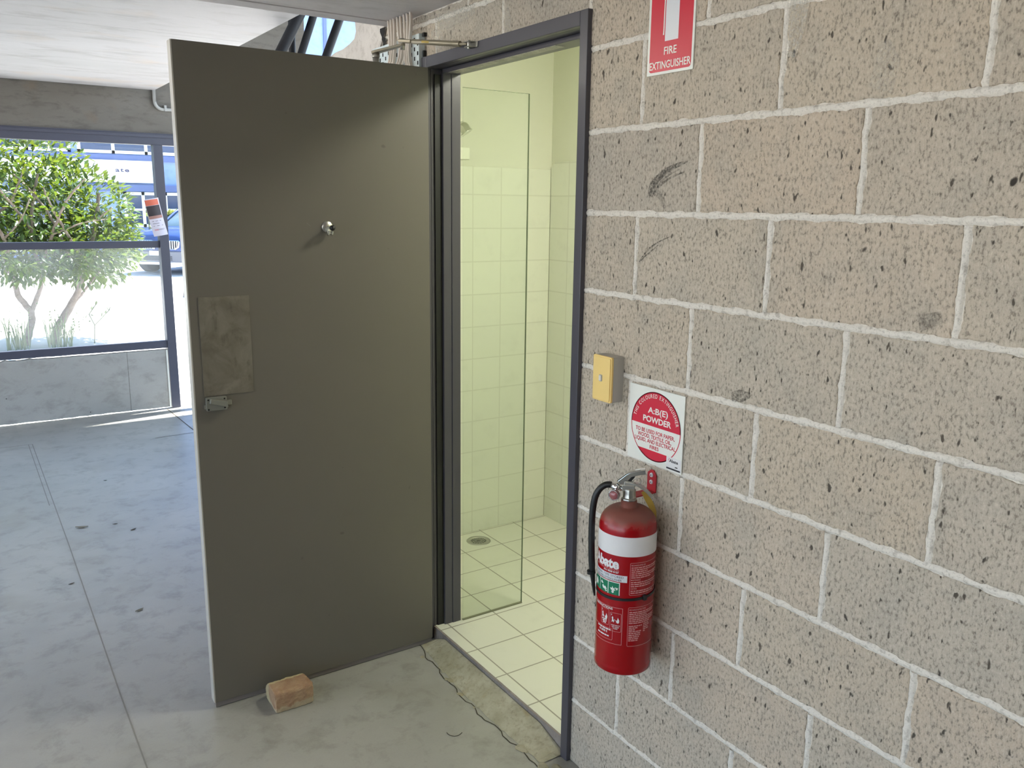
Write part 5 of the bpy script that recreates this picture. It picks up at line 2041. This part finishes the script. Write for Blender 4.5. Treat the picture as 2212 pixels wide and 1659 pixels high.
for sx in (-1, 1):
    b = MB()
    b.tube([(0.80 * sx, 1.16, 1.01), (0.74 * sx, 1.75, 1.36), (0.68 * sx, 2.05, 1.52), (0.69 * sx, 2.9, 1.60), (0.66 * sx, 3.9, 1.55), (0.66 * sx, 4.5, 1.20)], 0.035, 8)
    b.build('roof_pillar', MT['carblue'], car, local=True)
    b = MB()
    b.lathe([(0.0, -0.11), (0.07, -0.10), (0.10, -0.04), (0.105, 0.06), (0.09, 0.08), (0.0, 0.08)], 16, (1.04 * sx, 1.42, 1.08), ax='x')
    mo = b.build('door_mirror', MT['wframe'], car, local=True)
    # kidney grille half: chrome surround with vertical bars
    b = MB()
    kp = [(0.055, 0.585), (0.46, 0.585), (0.56, 0.64), (0.58, 0.76), (0.55, 0.79), (0.12, 0.79), (0.06, 0.77)]
    n = len(kp)
    cx, cz = sum(p[0] for p in kp) / n, sum(p[1] for p in kp) / n
    kin = [(cx + (p[0] - cx) * 0.90, cz + (p[1] - cz) * 0.84) for p in kp]
    yk = -0.075
    b.add([(sx * p[0], yk, p[1]) for p in kp] + [(sx * p[0], yk - 0.012, p[1]) for p in kin] + [(sx * p[0], yk + 0.09, p[1]) for p in kp],
          [(k, (k + 1) % n, n + (k + 1) % n, n + k) for k in range(n)] + [(k, 2 * n + k, 2 * n + (k + 1) % n, (k + 1) % n) for k in range(n)])
    gr = b.build('grille', MT['chrome'], car, local=True)
    b = MB()
    b.add([(sx * p[0], yk + 0.006, p[1]) for p in kin], [tuple(range(n))])
    b.build('grille_recess', MT['carblack'], gr, local=True)
    for k in range(8):
        xx = 0.105 + 0.057 * k
        b = MB()
        b.box(min(sx * xx, sx * (xx + 0.014)), max(sx * xx, sx * (xx + 0.014)), yk - 0.008, yk + 0.004, 0.603 + (0.02 if k > 6 else 0), 0.775)
        b.build('grille_bar', MT['wframe'], gr, local=True)
    # headlight
    b = MB()
    b.lathe([(0.0, -0.02), (0.10, -0.015), (0.15, 0.02), (0.15, 0.12)], 20, (0.70 * sx, 0.03, 0.72), ax='y')
    b.build('headlight', MT['chrome'], car, local=True)
    b = MB()
    b.box(min(sx * 0.50, sx * 0.80), max(sx * 0.50, sx * 0.80), -0.035, 0.12, 0.36, 0.50)
    b.build('side_intake', MT['carblack'], car, local=True)
    for y in (0.86, 3.74):
        b = MB()
        b.lathe([(0.0, -0.10), (0.22, -0.10), (0.23, -0.12), (0.33, -0.12), (0.352, -0.09), (0.352, 0.09), (0.33, 0.12), (0.0, 0.12)], 32, (0.85 * sx, y, 0.352), ax='x')
        wh = b.build('wheel', MT['tyre'], car, local=True)
        b = MB()
        for q in range(10):
            a = 2 * PI * q / 10
            p0 = Vector((0.96 * sx, y, 0.352))
            b.obox(p0, p0 + Vector((0, math.cos(a), math.sin(a))) * 0.22, 0.03, 0.02, up=(1, 0, 0))
        b.build('rim_spokes', MT['chrome'], wh, local=True)
b = MB()
b.box(-0.62, 0.62, -0.065, 0.1, 0.30, 0.545)
b.build('bumper_insert', MT['cardark'], car, local=True, bevel=0.02)
for k in range(3):
    b = MB()
    b.box(-0.36, 0.36, -0.075, -0.05, 0.345 + 0.035 * k, 0.362 + 0.035 * k)
    b.build('lower_vent', MT['carblack'], car, local=True)
b = MB()
b.box(-0.70, 0.70, -0.085, 0.1, 0.245, 0.305)
b.build('lower_lip', MT['wframe'], car, local=True, bevel=0.015)
b = MB()
b.box(-0.186, 0.186, -0.092, -0.066, 0.455, 0.55)
b.build('number_plate', MT['wframe'], car, local=True)

# low block on the paving
b = MB()
b.prism([(1.93, G0), (2.14, G0), (2.12, 0.10), (1.95, 0.10)], lambda u, w, d: (u, d, w), 13.7, 13.95)
tag(b.build('concrete_block', MT['stone'], bevel=0.01), 'small grey concrete block on the sunlit paving beyond the window post', 'block')

# ------------------------------------------------------------------ bits lying on the floor
MT['dry'] = simple('dry_leaf', lin(70, 56, 44), 0.8, vary=0.25)
MT['dry2'] = simple('faded_leaf', lin(118, 112, 96), 0.8, vary=0.2)
bits = [((-0.765, 3.705), 0.010, 'dry', 'tiny black leaf scrap on the bluish floor, farthest from the camera'), ((-0.978, 2.965), 0.030, 'dry2', 'faded oval leaf on the floor beside the pour joint'),
        ((-0.83, 2.93), 0.012, 'dry', 'dark sliver of leaf on the floor beside the faded oval leaf'), ((-0.765, 2.80), 0.016, 'dry', 'dark curled leaf strip on the floor nearest the door edge'),
        ((-1.10, 2.28), 0.013, 'dry', 'small dark leaf chip on the floor over the pour joint'), ((-0.90, 1.87), 0.018, 'dry2', 'grey-brown crumpled leaf on the floor near the door bottom corner')]
for (x, y), L, m, lab in bits:
    b = MB()
    q = []
    a = rl.uniform(-0.5, 0.5)
    for i in range(6):
        tq = i / 5
        wq = 0.42 * math.sin(PI * min(0.97, max(0.05, tq))) * L
        for s in (-1, 0, 1):
            px, py = (tq - 0.5) * 2 * L, s * wq
            q.append((x + px * math.cos(a) - py * math.sin(a), y + px * math.sin(a) + py * math.cos(a), 0.0008 + (0.10 * L if s else 0.0) + 0.12 * L * (2 * tq - 1) ** 2))
    b.add(q, [(3 * i + s, 3 * i + s + 1, 3 * i + s + 4, 3 * i + s + 3) for i in range(5) for s in (0, 1)], 0, True)
    tag(b.build('fallen_leaf', MT[m]), lab, 'leaf')
b = MB()
b.tube([(-0.246, 0.5026, 0.0012), (-0.2465, 0.494, 0.0012), (-0.2444, 0.4849, 0.0012), (-0.240, 0.478, 0.0012), (-0.2345, 0.4731, 0.0012), (-0.227, 0.4706, 0.0012), (-0.2189, 0.4715, 0.0012), (-0.212, 0.4736, 0.0012), (-0.2057, 0.477, 0.0012)], 0.0009, 6)
tag(b.build('wire_offcut', MT['cracking']), 'thin curved wire offcut on the floor in front of the doorway', 'wire')

for o in bpy.data.objects:
    if '_o' in o:
        del o['_o']
